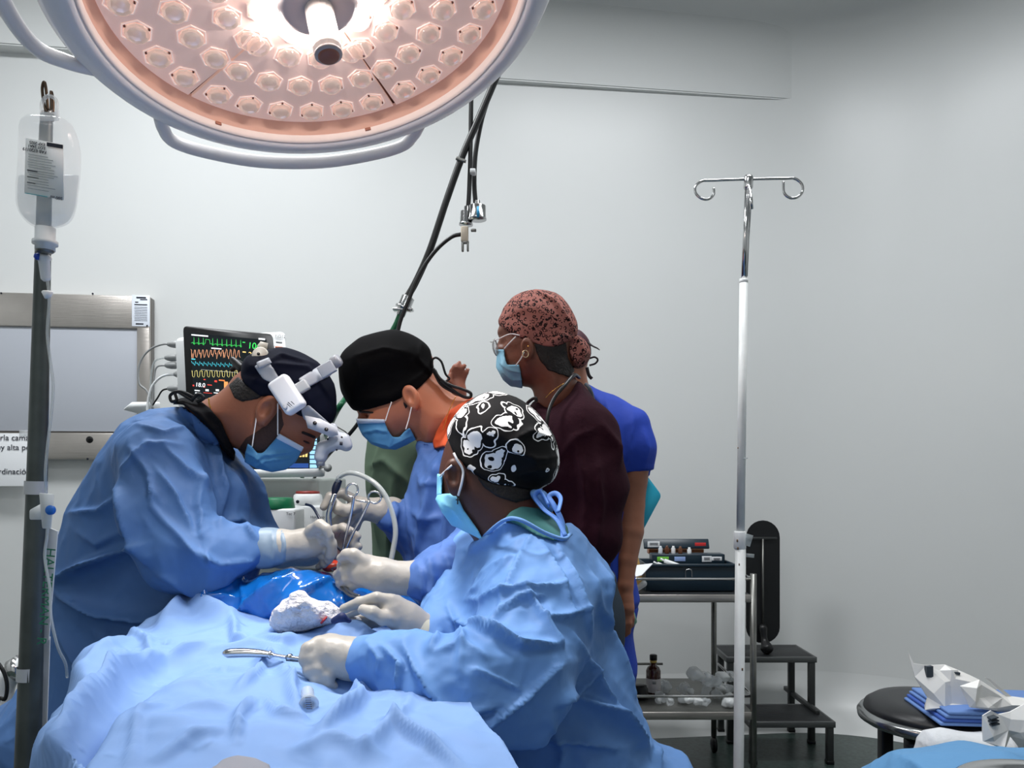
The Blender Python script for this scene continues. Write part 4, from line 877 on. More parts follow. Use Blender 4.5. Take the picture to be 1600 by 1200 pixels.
mk('gown_tie', join(tube(Pk([(302, 626), (288, 618), (276, 612), (266, 618), (268, 627), (276, 625), (274, 614), (284, 612), (302, 620)], D-.06), .0035, 8), tube(Pk([(300, 624), (310, 616), (318, 622), (308, 628)], D-.06), .004, 8)), m_black, g1)
mk('neck_chain', tube(Pk([(326, 622), (327, 632), (331, 640), (335, 646)], D-.062), .0016, 8), m_gold, b1)
cp1 = [(379, 566), (394, 551), (424, 544), (440, 541), (470, 548), (494, 563), (514, 584), (526, 610), (526, 636), (518, 662), (500, 664), (480, 655), (456, 642), (424, 620), (408, 620), (392, 609), (378, 592)]
C1 = capfit(infl(cp1, D, .092, .10), head1, cp1)
c1 = sdf_obj('surgical_cap', C1, .0045, mat('navy_cap', (8, 13, 32), .8, spec=.15), b1, fl=[([(395, 600), (430, 570), (480, 575), (515, 620)], 5, .004, 1), ([(400, 580), (440, 555), (490, 570)], 5, .004, 1), ([(385, 590), (420, 600), (450, 625)], 6, .004)], cr=((18, .004),))
mk('knot', surfnet(U(.006, cap(P(364, 562, D), P(378, 576, D-.01), .007, .011), cap(P(376, 570, D), P(362, 578, D), .008, .005)), .003), m_black, c1)
shell('hair', SUB(head1, orb1, .015), [(357, 602), (372, 588), (392, 606), (412, 618), (402, 624), (378, 628), (366, 622)], .0022, .0028, m_hair, b1, 1.5, 1.9)
shell('beard', SUB(head1, orb1, .015), [(428, 634), (440, 640), (444, 664), (434, 684), (414, 708), (388, 716), (372, 702), (384, 684), (404, 672), (420, 658)], .0016, .0026, mat('stubble', (62, 40, 32), .7, bump='noise', bs=.5, scale=200), b1, 1.5, 1.9)
mb = ell(P(428, 716, D), (.062, .062, .035), frame((1, 0, -.05), (0, 1, 0)))
MK1 = U(.02, OFF(head1, .004), mb)
pm = [(387, 693), (393, 697), (402, 708), (411, 708), (418, 700), (437, 678), (474, 700), (462, 722), (447, 734), (425, 738), (400, 732), (382, 722), (383, 708)]
k1 = shell('face_mask', MK1, pm, .004, .003, m_maskb, b1, 1.5, 1.9, fl=[([(396, 722), (412, 712), (455, 706)], 3, .005, 1), ([(400, 730), (415, 720), (455, 716)], 3, .004, 1), ([(384, 706), (404, 716), (425, 735)], 3, .003)], smooth=1)
shell('mask_band', MK1, [(436, 677), (475, 699), (471, 706), (431, 685)], .0062, .0025, m_maskw, k1, 1.5, 1.9)
bez(Pk([(394, 698), (398, 670), (403, 640), (407, 634)], D-.09), .0013, m_strap, k1); bez(Pk([(434, 680), (434, 660), (434, 630)], D-.092), .0013, m_strap, k1)
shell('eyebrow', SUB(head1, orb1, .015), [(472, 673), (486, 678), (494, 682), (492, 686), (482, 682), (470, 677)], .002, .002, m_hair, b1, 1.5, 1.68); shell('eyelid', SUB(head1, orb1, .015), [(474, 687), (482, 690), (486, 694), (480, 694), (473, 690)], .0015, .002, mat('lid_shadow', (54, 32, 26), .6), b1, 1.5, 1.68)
# headlamp on straps
hl = thing('headlamp', 'white surgical headlamp with battery box strapped over the navy cap', 'headlamp', P(450, 640, D))
m_hl = mat('headlamp_white', (226, 230, 236), .3, coat=.2); m_hg = mat('headlamp_grey', (168, 174, 184), .35)
def hshell(n, poly, t, m_, p=None): return shell(n, C1, poly, t, .003, m_, p or hl, 1.5, 1.9)
hshell('crown_strap', [(466, 592), (476, 608), (526, 582), (540, 560), (528, 548), (514, 562)], .005, m_hg)
hshell('rear_strap', [(397, 572), (418, 562), (424, 570), (436, 590), (428, 602), (410, 592)], .005, m_hg)
hshell('rear_buckle', [(400, 566), (420, 558), (425, 567), (404, 577)], .009, m_hg)
hshell('front_strap', [(470, 640), (482, 632), (500, 648), (518, 664), (514, 672), (488, 668), (474, 654)], .005, m_hg)
mk('rear_plate', lathe([(.017, 0), (.018, .002), (.018, .006), (.016, .008), (0, .009)], P(408, 556, D-.052)[:], (-.15, -1, .1), 24), mat('headlamp_cream', (226, 222, 210), .4), hl)
mk('plate_hole', lathe([(.0035, 0), (.003, .002), (0, .002)], P(404, 553, D-.064)[:], (-.15, -1, .1), 12), m_black, hl)
mk('rear_wing', prism([(-.012, 0), (.010, .004), (.012, .016), (-.004, .020), (-.010, .012)], P(410, 548, D-.05), (1, 0, 0), (0, 0, 1), (0, .006, 0), .001), mat('headlamp_cream', (226, 222, 210), .4), hl)
bc_ = P(449, 617, D-.118); ang = math.atan2(650-600, 452-420)   # long side direction
Ru = Vector((math.cos(.98), -.06, -math.sin(.98))); bx_ = mk('battery_box', box(bc_[:], (.078, .030, .046), frame(Ru, (0, 1, 0)), .009, 4), m_hl, hl)
mk('dial', lathe([(.005, 0), (.0052, .003), (.004, .004), (0, .004)], P(446, 636, D-.133)[:], (0, -1, 0), 16), m_hg, bx_)
for a, b, l_ in ((458, 630, .011), (454, 632, .014), (452, 634, .012)): mk('slot', box(P(a, b, D-.1342), (l_, .001, .0012), frame((.75, 0, -.66), (0, 1, 0)), 0), m_ink, bx_)
mk('box_mount', box(P(473, 604, D-.107), (.024, .018, .022), frame((.85, 0, .5), (0, 1, 0)), .003), mat('clear_grey', (190, 194, 198), .15, alpha=.85), hl)
mk('strap_clip', box(P(511, 577, D-.070), (.034, .012, .026), frame((.85, 0, .5), (0, 1, 0)), .002), m_hg, hl)
mk('top_knob', lathe([(.012, 0), (.0135, .003), (.0135, .014), (.011, .018), (0, .019)], P(520, 568, D-.055)[:], (.8, -.2, .45), 22), mat('knob_grey', (150, 154, 162), .35), hl)
mk('front_plate', prism([(-.030, .014), (-.024, -.012), (.022, -.030), (.036, -.026), (.034, -.010), (.0, .008)], P(500, 660, D-.082), (1, .25, 0), (0, 0, 1), (0, .006, 0), .0015), mat('headlamp_grey2', (188, 192, 200), .35), hl)
for a, b in ((492, 661), (510, 671)): mk('plate_hole', lathe([(.0042, 0), (.004, .002), (0, .002)], P(a, b, D-.086)[:], (0, -1, 0), 12), m_black, hl)
lh = mk('lamp_head', surfnet(U(.008, cap(P(520, 668, D-.05), P(524, 684, D-.05), .010, .012), cap(P(506, 700, D-.05), P(535, 688, D-.05), .0135, .016), cap(P(537, 688, D-.05), P(541, 696, D-.05), .013), cap(P(504, 700, D-.05), P(501, 714, D-.05), .0135)), .003), m_hg, hl)
mk('pivot_ball', surfnet(ell(P(516, 677, D-.064), (.008, .008, .008)), .002), m_hl, lh)
mk('lamp_nozzle', lathe([(.009, 0), (.009, .016), (0, .016)], P(501, 716, D-.05)[:], (-.05, 0, -1), 18), mat('knob_grey', (150, 154, 162), .35), lh)
for a, b in ((512, 686), (534, 683), (526, 703)): mk('screw', lathe([(.0022, 0), (0, .001)], P(a, b, D-.066)[:], (0, -1, 0), 10), m_black, lh)
mk('grille', box(P(533, 693, D-.0665), (.006, .001, .007), None, 0), m_ink, lh)
mk('lamp_wire', tube(Pk([(518, 668), (524, 666), (532, 670), (541, 676), (544, 684), (540, 688)], D-.05), .0014, 6), m_black, lh)
# ---------------------------------------------------------------- hands
def hand(name, palm, fingers, thumb, wrist, m_, parent, h=.0028, k=.010, cr=((60, .0012),)):
    """palm and wrist chains, four fingers of unequal length and a thumb, each bent at its knuckles"""
    s = U(.016, *([chain(palm, .02)]+[chain(w_, .014) for w_ in wrist]))
    fs = [chain(f, .004) for f in fingers]+[chain(thumb, .006)]
    return sdf_obj(name, U(.0045, s, *fs), h, m_, parent, cr=cr, smooth=1)
m_cuff = mat('glove_cuff_blue', (130, 150, 168), .4, bump='crumple', bs=.2, bd=.004, scale=30)
hand('glove', [(478, 848, 1.52, .026), (494, 846, 1.525, .027)],
     [[(500, 832, 1.50, .0105), (514, 838, 1.49, .0095), (519, 854, 1.50, .0085), (514, 868, 1.51, .0078)], [(502, 842, 1.51, .0105), (518, 848, 1.50, .0095), (520, 864, 1.51, .0085), (513, 876, 1.52, .0078)],
      [(500, 852, 1.52, .0105), (514, 860, 1.52, .0095), (514, 874, 1.53, .0085), (506, 882, 1.53, .0078)], [(496, 862, 1.53, .0095), (506, 870, 1.53, .0085), (505, 880, 1.54, .0075), (498, 886, 1.54, .007)]],
     [(486, 830, 1.50, .013), (500, 820, 1.48, .0105), (510, 826, 1.475, .009), (514, 836, 1.475, .008)], [[(396, 858, 1.52, .036), (440, 853, 1.52, .031), (466, 850, 1.52, .024), (480, 848, 1.52, .025)]], m_glove, b1)
sdf_obj('glove_cuff', chain([(390, 859, 1.52, .0375), (420, 856, 1.52, .0365), (462, 851, 1.52, .028)], .02), .004, m_cuff, b1, fl=[([(440, 825), (444, 855), (440, 885)], 3, .003), ([(425, 828), (428, 858), (424, 888)], 3, .003)], cr=((26, .003),))
hand('glove', [(522, 858, 1.64, .026), (530, 856, 1.635, .025)],
     [[(528, 838, 1.63, .0105), (546, 830, 1.61, .0098), (557, 838, 1.60, .009), (550, 850, 1.595, .008)], [(530, 848, 1.63, .0105), (549, 844, 1.61, .0098), (559, 854, 1.60, .0088), (548, 862, 1.595, .008)],
      [(530, 860, 1.63, .0105), (548, 859, 1.61, .0095), (556, 869, 1.60, .0086), (545, 874, 1.595, .0078)], [(528, 870, 1.63, .0095), (543, 872, 1.61, .0086), (549, 880, 1.60, .008), (538, 884, 1.595, .007)]],
     [(516, 842, 1.62, .013), (524, 828, 1.60, .0105), (536, 824, 1.59, .0092), (545, 830, 1.585, .008)], [[(440, 866, 1.68, .032), (480, 864, 1.67, .026), (520, 860, 1.645, .024)]], m_glove, b1)
# ---------------------------------------------------------------- surgeon in the black cap
D = 1.80
sk2 = skin('skin_warm', (180, 112, 82))
head2 = infl([(552, 630), (557, 641), (561, 649), (558, 658), (562, 668), (574, 682), (596, 690), (622, 692), (642, 684), (656, 694), (668, 702), (684, 700), (712, 690), (748, 660), (752, 634), (732, 622), (710, 618), (693, 601), (678, 584), (672, 550), (620, 530), (560, 560)], D, .080, .085)
orb2 = ell(P(566, 650, D-.055), (.014, .03, .009)); ear2 = ear(643, 620, D-.080, .95, -.45, -1)
H2 = SUB(head2, orb2, .012)
b2 = body('person', [H2, ear2], .0034, None,
          [chain([(715, 690, D, .04), (735, 740, D, .09), (745, 820, D, .14), (750, 960, D, .14)]), chain([(740, 720, 1.7, .05), (775, 860, 1.58, .042), (700, 900, 1.52, .030), (620, 903, 1.48, .018)]), chain([(680, 740, 1.90, .05), (690, 840, 1.86, .035), (600, 802, 1.73, .016)])]+legs(P(750, 0, 1.8).x, 1.82, .86, .1, 1.5),
          sk2, 'person in a large black cap, orange collar and blue gown, leaning between the other surgeons')
G2 = U(.035, infl([(661, 694), (672, 698), (688, 690), (704, 668), (722, 648), (760, 640), (810, 670), (850, 760), (860, 1000), (860, 1400), (660, 1400), (655, 1010), (640, 920), (634, 840), (637, 789), (643, 760), (654, 719)], 1.82, .17, .13),
       chain([(750, 720, 1.68, .085), (785, 840, 1.58, .075), (730, 880, 1.53, .062), (690, 898, 1.50, .052), (655, 904, 1.48, .040)], .03),
       chain([(690, 760, 1.90, .07), (680, 830, 1.84, .062), (640, 822, 1.78, .050), (607, 806, 1.735, .036)], .03))
G2 = U(.012, G2, AND(OFF(head2, .012), region([(655, 690), (676, 693), (690, 690), (722, 670), (770, 648), (810, 700), (760, 780), (645, 780)], 1.5, 2.1)))
f2 = [([(660, 700), (645, 780), (640, 850)], 6, .010, 1), ([(690, 705), (672, 790), (655, 860)], 9, .014, -1), ([(712, 690), (700, 780), (690, 850)], 8, .012, 1), ([(660, 740), (668, 760), (690, 752)], 6, .007), ([(652, 880), (660, 905), (655, 930)], 5, .008, 1), ([(672, 872), (680, 905), (672, 940)], 6, .012, -1), ([(695, 868), (705, 900), (695, 940)], 7, .012, 1), ([(715, 860), (725, 890), (700, 930)], 6, .008),
      ([(650, 800), (670, 812), (690, 806)], 6, .007), ([(655, 960), (662, 990), (680, 1000)], 8, .014), ([(615, 780), (618, 800), (610, 822)], 4, .006), ([(655, 915), (690, 925), (720, 915)], 7, .010)]
g2 = sdf_obj('surgical_gown', G2, .0052, mat('gown_blue_deep', (76, 110, 172), .6, spec=.3, bump='crumple', bs=1.0, bd=.05, scale=12, var=.05, vscale=5), b2, fl=f2, cr=((8, .020), (18, .007), (44, .002)), seed=8)
shell('undershirt', U(.02, head2, G2), [(760, 618), (735, 622), (716, 632), (702, 642), (692, 656), (682, 674), (676, 690), (678, 702), (730, 690), (790, 660)], .008, .0045, mat('orange_shirt', (196, 78, 36), .8), b2, 1.6, 2.0)
mk('neck_chain', tube(Pk([(712, 620), (706, 632), (700, 646), (696, 660), (692, 672)], D-.086), .0010, 8), m_gold, b2)
cp2 = [(608, 515), (630, 516), (653, 526), (671, 542), (675, 558), (677, 576), (671, 588), (650, 610), (628, 622), (590, 636), (558, 642), (546, 634), (534, 612), (528, 588), (529, 564), (540, 545), (560, 529), (584, 519)]
C2 = capfit(infl(cp2, D, .112, .115), head2, cp2)
c2 = sdf_obj('surgical_cap', C2, .005, mat('black_cap', (5, 5, 7), .85, spec=.12), b2, fl=[([(550, 560), (600, 545), (650, 555)], 6, .004, 1), ([(560, 625), (610, 620), (665, 580)], 6, .004), ([(660, 530), (650, 560), (672, 585)], 5, .005, 1), ([(640, 600), (660, 580), (674, 560)], 4, .004)], cr=((14, .005),))
mk('cap_tie', join(tube(Pk([(675, 572), (676, 562), (682, 559), (690, 566), (696, 584), (702, 592), (690, 596), (680, 578)], D-.04), .0026, 8), tube(Pk([(677, 576), (688, 592), (704, 602), (722, 608), (735, 614), (734, 621), (722, 619), (702, 606), (688, 596)], D-.05), .0036, 8), tube(Pk([(676, 578), (688, 600), (706, 612), (726, 621)], D-.045), .0055, 8, flat=.5)), m_black, c2)
mb = ell(P(604, 682, D), (.062, .068, .030))
MK2 = U(.02, OFF(head2, .004), mb)
k2 = shell('face_mask', MK2, [(557, 655), (600, 655), (603, 664), (607, 674), (614, 683), (624, 683), (632, 674), (640, 668), (650, 687), (636, 695), (618, 703), (598, 701), (580, 694), (566, 680), (560, 668)], .004, .003, m_maskb, b2, 1.6, 2.0, fl=[([(568, 676), (590, 672), (608, 676)], 3, .004, 1), ([(580, 690), (610, 694), (645, 680)], 3, .005, 1), ([(612, 686), (606, 696), (618, 702)], 3, .003)], smooth=1)
shell('mask_band', MK2, [(556, 654), (601, 655), (602, 661), (558, 662)], .0062, .0025, m_maskw, k2, 1.6, 2.0)
bez(Pk([(602, 658), (607, 642), (612, 628)], D-.096), .0013, m_strap, k2); bez(Pk([(634, 671), (639, 654), (643, 636)], D-.096), .0013, m_strap, k2)
shell('hair', H2, [(628, 618), (642, 612), (640, 632), (634, 640), (630, 632)], .0016, .0026, m_hair, b2, 1.6, 1.9)
shell('eyebrow', H2, [(560, 641), (572, 642), (584, 643), (584, 646), (572, 646), (561, 645)], .002, .002, m_hair, b2, 1.6, 1.8)
# upper (left) hand holding the suction tube
hand('glove', [(588, 797, 1.72, .025), (560, 794, 1.70, .027)],
     [[(552, 780, 1.69, .0115), (534, 770, 1.675, .0105), (515, 776, 1.665, .0098), (506, 792, 1.66, .0088)], [(550, 792, 1.69, .0112), (534, 806, 1.665, .0102), (524, 816, 1.655, .0095), (516, 822, 1.65, .0085)],
      [(556, 804, 1.69, .0108), (545, 818, 1.67, .0098), (535, 824, 1.66, .009), (526, 820, 1.655, .0082)], [(562, 810, 1.70, .010), (556, 824, 1.69, .009), (546, 830, 1.68, .0082), (538, 828, 1.675, .0075)]],
     [(556, 792, 1.665, .014), (540, 798, 1.645, .0125), (528, 794, 1.635, .0125), (521, 784, 1.635, .0105)], [[(612, 800, 1.745, .035), (596, 799, 1.725, .028)]], m_glove, b2)
# lower (right) hand
hand('glove', [(592, 897, 1.46, .031), (570, 892, 1.46, .032)],
     [[(556, 876, 1.46, .0115), (540, 872, 1.47, .0105), (534, 884, 1.49, .0095), (536, 896, 1.50, .0085)], [(554, 888, 1.455, .0115), (538, 890, 1.46, .0105), (528, 898, 1.48, .0095), (530, 908, 1.49, .0085)],
      [(556, 900, 1.455, .0112), (541, 904, 1.46, .0102), (532, 911, 1.475, .0092), (537, 919, 1.485, .0082)], [(562, 910, 1.46, .0100), (548, 916, 1.465, .009), (541, 922, 1.475, .008), (547, 927, 1.48, .0075)]],
     [(568, 878, 1.445, .014), (553, 867, 1.44, .012), (542, 866, 1.45, .0105), (533, 872, 1.46, .009)], [[(650, 904, 1.48, .037), (620, 903, 1.47, .029), (600, 900, 1.465, .030)]], m_glove, b2)
# ---------------------------------------------------------------- nurse in front with the black and white cap
D = 1.40
sk3 = skin('skin_deep', (76, 44, 33))
head3 = infl([(706, 680), (695, 700), (689, 722), (686, 742), (688, 770), (694, 790), (706, 806), (722, 822), (738, 840), (752, 860), (800, 870), (850, 850), (870, 815), (856, 790), (842, 768), (830, 740), (800, 680), (750, 650)], D, .078, .075)
ear3 = ear(712, 742, D-.080, 1.0, -.12, -1)
b3 = body('person', [head3, ear3], .003, None,
          [infl([(790, 830), (740, 880), (720, 980), (740, 1100), (760, 1260), (960, 1260), (960, 1100), (930, 960), (910, 870), (860, 820)], 1.42, .12, .12), chain([(850, 890, 1.32, .05), (800, 1050, 1.16, .045), (700, 1070, 1.13, .034), (560, 1026, 1.15, .018)]), chain([(740, 890, 1.5, .045), (700, 960, 1.42, .035), (655, 982, 1.34, .015)])]+legs(P(850, 0, 1.42).x, 1.44, .84, .1, .3),
          sk3, 'person nearest the camera, from behind, in pale blue gown and black-and-white printed cap')
G3 = U(.04, infl([(784, 812), (752, 842), (737, 862), (717, 900), (708, 940), (694, 1000), (700, 1100), (716, 1200), (716, 1420), (1100, 1420), (1082, 1200), (1040, 1168), (1016, 1150), (1001, 1106), (993, 1069), (974, 1020), (953, 975), (958, 937), (960, 907), (947, 877), (925, 848), (890, 818), (868, 832), (840, 832), (812, 816)], 1.42, .165, .14),
       chain([(845, 890, 1.34, .082), (838, 970, 1.26, .090), (800, 1060, 1.17, .088), (735, 1082, 1.13, .072), (665, 1060, 1.13, .058), (610, 1040, 1.145, .046), (570, 1030, 1.15, .034)], .04),
       chain([(750, 880, 1.52, .075), (706, 960, 1.43, .060), (676, 990, 1.36, .038), (662, 988, 1.345, .030)], .03))
G3 = U(.012, G3, AND(OFF(head3, .010), region([(740, 850), (752, 843), (786, 814), (812, 818), (850, 836), (880, 842), (900, 900), (720, 920)], 1.1, 1.8)))
f3 = [([(827, 836), (812, 874), (790, 930), (779, 964)], 5, .008, 1), ([(730, 934), (760, 937), (827, 919), (880, 911)], 7, .012, -1), ([(767, 979), (782, 960), (812, 937), (850, 930)], 6, .009, 1), ([(850, 964), (887, 962), (925, 950)], 6, .009, 1),
      ([(820, 915), (850, 960), (880, 1015)], 6, .012, -1), ([(711, 971), (760, 990), (812, 1012), (869, 1009)], 9, .020, 1), ([(824, 1080), (782, 1061), (737, 1046)], 4, .006, 1), ([(681, 1147), (760, 1129), (824, 1087), (876, 1039)], 8, .014, -1),
      ([(876, 1102), (917, 1069), (930, 1050)], 7, .014, 1), ([(902, 1087), (962, 1110), (1007, 1166)], 10, .020, -1), ([(925, 896), (947, 975), (981, 1050), (1000, 1100)], 9, .018, 1), ([(899, 990), (944, 1076), (980, 1130)], 8, .014, -1), ([(870, 850), (905, 920), (930, 1000)], 7, .010, 1), ([(850, 850), (880, 900), (900, 960)], 6, .008, -1),
      ([(745, 900), (770, 880), (810, 870)], 6, .007), ([(725, 930), (745, 915), (760, 890)], 6, .006), ([(630, 1010), (650, 1050), (690, 1100)], 8, .012, 1), ([(600, 1010), (625, 1035), (620, 1080)], 7, .012, -1), ([(575, 1005), (592, 1030), (585, 1060)], 5, .007), ([(680, 1020), (720, 1010), (760, 1030)], 7, .008), ([(660, 1075), (720, 1120), (790, 1100)], 9, .010, 1),
      ([(760, 1170), (850, 1150), (960, 1170)], 9, .016, 1), ([(860, 1130), (880, 1170), (870, 1210)], 8, .012), ([(1000, 1110), (1020, 1160), (1030, 1200)], 8, .016, -1), ([(690, 985), (675, 1005), (668, 1020)], 6, .010), ([(700, 950), (720, 1000), (715, 1050)], 8, .010, 1), ([(938, 870), (950, 920), (944, 980)], 6, .014, 1)]
g3 = sdf_obj('surgical_gown', G3, .0046, mat('gown_blue_pale', (100, 143, 200), .6, spec=.3, bump='crumple', bs=1.0, bd=.045, scale=13, var=.05, vscale=5), b3, fl=f3, cr=((8, .018), (19, .006), (46, .002)), seed=21)
shell('undershirt', U(.03, head3, G3), [(786, 812), (798, 798), (814, 791), (842, 793), (870, 806), (886, 822), (890, 840), (868, 846), (840, 838), (812, 822)], .006, .004, mat('teal_shirt', (44, 98, 98), .8), b3, 1.1, 1.6, cr=((16, .003),))
mk('neck_binding', tube(px3([(752, 842, 1.36), (786, 814, 1.27), (812, 812, 1.245), (850, 832, 1.25), (880, 842, 1.26), (892, 834, 1.29)]), .0035, 8), mat('gown_blue_pale', (108, 156, 218), .6), g3)
mk('gown_tie', join(tube(px3([(880, 842, 1.27), (878, 815, 1.29), (866, 790, 1.30), (858, 776, 1.31), (868, 771, 1.31), (876, 780, 1.30), (872, 800, 1.28)]), .0045, 8, flat=.5), tube(px3([(884, 838, 1.27), (870, 812, 1.29), (850, 796, 1.31), (836, 776, 1.32), (845, 768, 1.32), (858, 790, 1.3)]), .005, 8, flat=.5)), mat('gown_tie_blue', (86, 132, 206), .6), g3)
sdf_obj('collar_flap', infl([(828, 768), (850, 764), (862, 782), (866, 800), (850, 798), (834, 786)], 1.34, .02, .02), .004, mat('gown_blue_pale', (108, 156, 218), .6), b3, cr=((30, .006),))
sdf_obj('scrub_shirt', infl([(922, 880), (932, 876), (944, 900), (948, 940), (944, 965), (934, 940)], 1.43, .05, .04), .005, mat('dark_teal', (20, 74, 78), .8), b3)
def cap_mat(name, kind):
    m = mat(name, (12, 12, 14), .75, spec=.2); nt = m.node_tree; N = nt.nodes; L = nt.links; b = N['Principled BSDF']; tc = N.new('ShaderNodeTexCoord')
    n = N.new('ShaderNodeTexNoise'); n.inputs['Detail'].default_value = 2; L.new(tc.outputs['Object'], n.inputs['Vector'])
    ad = N.new('ShaderNodeVectorMath'); ad.operation = 'MULTIPLY_ADD'; L.new(n.outputs['Color'], ad.inputs[0]); L.new(tc.outputs['Object'], ad.inputs[2])
    v = N.new('ShaderNodeTexVoronoi'); L.new(ad.outputs[0], v.inputs['Vector'])
    def mm(op, a, b_=None, c=None):
        q = N.new('ShaderNodeMath'); q.operation = op
        for i, x in enumerate((a, b_, c)):
            if x is None: continue
            if isinstance(x, (int, float)): q.inputs[i].default_value = x
            else: L.new(x, q.inputs[i])
        return q.outputs[0]
    mx = N.new('ShaderNodeMix'); mx.data_type = 'RGBA'
    if kind == 'swirl':
        n.inputs['Scale'].default_value = 22; ad.inputs[1].default_value = (.035,)*3; v.inputs['Scale'].default_value = 25
        d = v.outputs['Distance']
        n2 = N.new('ShaderNodeTexNoise'); n2.inputs['Scale'].default_value = 60; n2.inputs['Detail'].default_value = 3; L.new(tc.outputs['Object'], n2.inputs['Vector'])
        blob = mm('LESS_THAN', mm('ADD', d, mm('MULTIPLY', n2.outputs[0], .28)), .52)
        ring = mm('LESS_THAN', mm('ABSOLUTE', mm('SUBTRACT', d, .50)), .020)
        v2 = N.new('ShaderNodeTexVoronoi'); v2.inputs['Scale'].default_value = 52; L.new(ad.outputs[0], v2.inputs['Vector'])
        hol = mm('LESS_THAN', v2.outputs['Distance'], .20)
        w_ = mm('MAXIMUM', mm('MULTIPLY', blob, mm('SUBTRACT', 1.0, hol)), ring)
        mx.inputs[6].default_value = lin((12, 12, 14)); mx.inputs[7].default_value = lin((238, 238, 238)); L.new(w_, mx.inputs[0])
    else:
        n.inputs['Scale'].default_value = 90; ad.inputs[1].default_value = (.006,)*3; v.inputs['Scale'].default_value = 100
        d = v.outputs['Distance']; n2 = N.new('ShaderNodeTexNoise'); n2.inputs['Scale'].default_value = 110; L.new(tc.outputs['Object'], n2.inputs['Vector'])
        ring = mm('LESS_THAN', mm('ABSOLUTE', mm('SUBTRACT', d, .40)), mm('MULTIPLY', mm('SUBTRACT', n2.outputs[0], .33), .52))
        mx.inputs[6].default_value = lin((154, 99, 90)); mx.inputs[7].default_value = lin((28, 14, 16)); L.new(ring, mx.inputs[0])
    L.new(mx.outputs[2], b.inputs['Base Color']); return m
cp3 = [(753, 613), (778, 611), (807, 619), (832, 635), (851, 656), (867, 680), (874, 703), (876, 726), (868, 750), (848, 764), (826, 766), (800, 760), (775, 757), (744, 744), (721, 725), (705, 703), (697, 676), (701, 660), (714, 642), (731, 626)]
C3 = capfit(infl(cp3, D, .104, .10), head3, cp3)
c3 = sdf_obj('surgical_cap', C3, .0042, cap_mat('cap_print_black_white', 'swirl'), b3, fl=[([(800, 690), (830, 675), (868, 690)], 5, .005, 1), ([(800, 745), (830, 735), (870, 730)], 5, .004), ([(790, 700), (840, 720), (872, 715)], 4, .004, 1)], cr=((20, .004),), seed=4)
shell('hair', head3, [(742, 742), (775, 756), (800, 758), (828, 764), (842, 768), (835, 778), (806, 786), (776, 776), (756, 762)], .003, .003, m_hair, b3, 1.2, 1.6)
MK3 = U(.02, OFF(head3, .003), ell(P(700, 790, D), (.028, .066, .034), frame((.8, 0, -.6), (0, 1, 0))))
k3 = shell('face_mask', MK3, [(684, 772), (706, 771), (716, 778), (724, 796), (747, 828), (756, 846), (738, 836), (706, 822), (690, 800), (680, 780)], .004, .003, mat('mask_pale_blue', (126, 200, 232), .6), b3, 1.2, 1.6, fl=[([(690, 785), (712, 800), (740, 832)], 3, .003, 1)], smooth=1)
shell('mask_nose', MK3, [(683, 740), (692, 742), (690, 774), (682, 776)], .004, .003, mat('mask_pale_blue', (126, 200, 232), .6), k3, 1.2, 1.6)
bez(px3([(709, 708, 1.30), (714, 718, 1.297), (723, 734, 1.30), (722, 752, 1.30), (716, 774, 1.31)]), .0021, m_strap, k3); bez(px3([(706, 727, 1.305), (697, 735, 1.31), (688, 744, 1.33)]), .0018, m_strap, k3)
mk('earring', join(tube(px3([(715, 776, 1.31), (715, 788, 1.308)]), .0011, 6, False), tube(px3([(712, 781, 1.308), (718, 781, 1.308)]), .0010, 6, False)), m_black, b3)
# hand over the towel
hand('glove', [(632, 964, 1.335, .027), (614, 954, 1.33, .028)],
     [[(612, 938, 1.32, .0112), (588, 934, 1.315, .0102), (562, 941, 1.32, .0094), (538, 951, 1.33, .0086)], [(604, 944, 1.335, .0112), (582, 944, 1.34, .0102), (560, 952, 1.345, .0094), (544, 960, 1.35, .0084)],
      [(602, 956, 1.35, .0108), (585, 962, 1.36, .0098), (568, 966, 1.365, .009), (556, 966, 1.365, .0082)], [(606, 966, 1.355, .010), (590, 972, 1.365, .009), (577, 976, 1.37, .0082), (568, 975, 1.37, .0075)]],
     [(618, 968, 1.315, .0135), (598, 966, 1.30, .0115), (582, 957, 1.295, .011), (568, 953, 1.30, .010)], [[(662, 986, 1.345, .031), (650, 978, 1.34, .026), (638, 970, 1.338, .026)]], m_glove, b3)
sdf_obj('glove_cuff', chain([(652, 980, 1.34, .029), (660, 986, 1.342, .0315)], .01), .003, mat('cuff_cream', (206, 202, 180), .45), b3)
# fist around the retractor handle
hand('glove', [(540, 1028, 1.155, .030), (516, 1022, 1.155, .031)],
     [[(498, 1006, 1.15, .0118), (482, 1014, 1.14, .0108), (477, 1030, 1.135, .010), (484, 1042, 1.14, .009)], [(502, 1018, 1.145, .0118), (487, 1030, 1.135, .0108), (484, 1048, 1.13, .010), (492, 1058, 1.135, .009)],
      [(510, 1032, 1.14, .0115), (498, 1046, 1.13, .0105), (496, 1062, 1.127, .0095), (504, 1070, 1.13, .0088)], [(522, 1042, 1.14, .0105), (512, 1056, 1.13, .0098), (512, 1068, 1.13, .0088), (520, 1072, 1.135, .008)]],
     [(512, 1010, 1.175, .014), (496, 1012, 1.185, .012), (484, 1022, 1.185, .0105), (482, 1034, 1.18, .0095)], [[(578, 1030, 1.15, .035), (556, 1030, 1.152, .030)]], m_glove, b3)
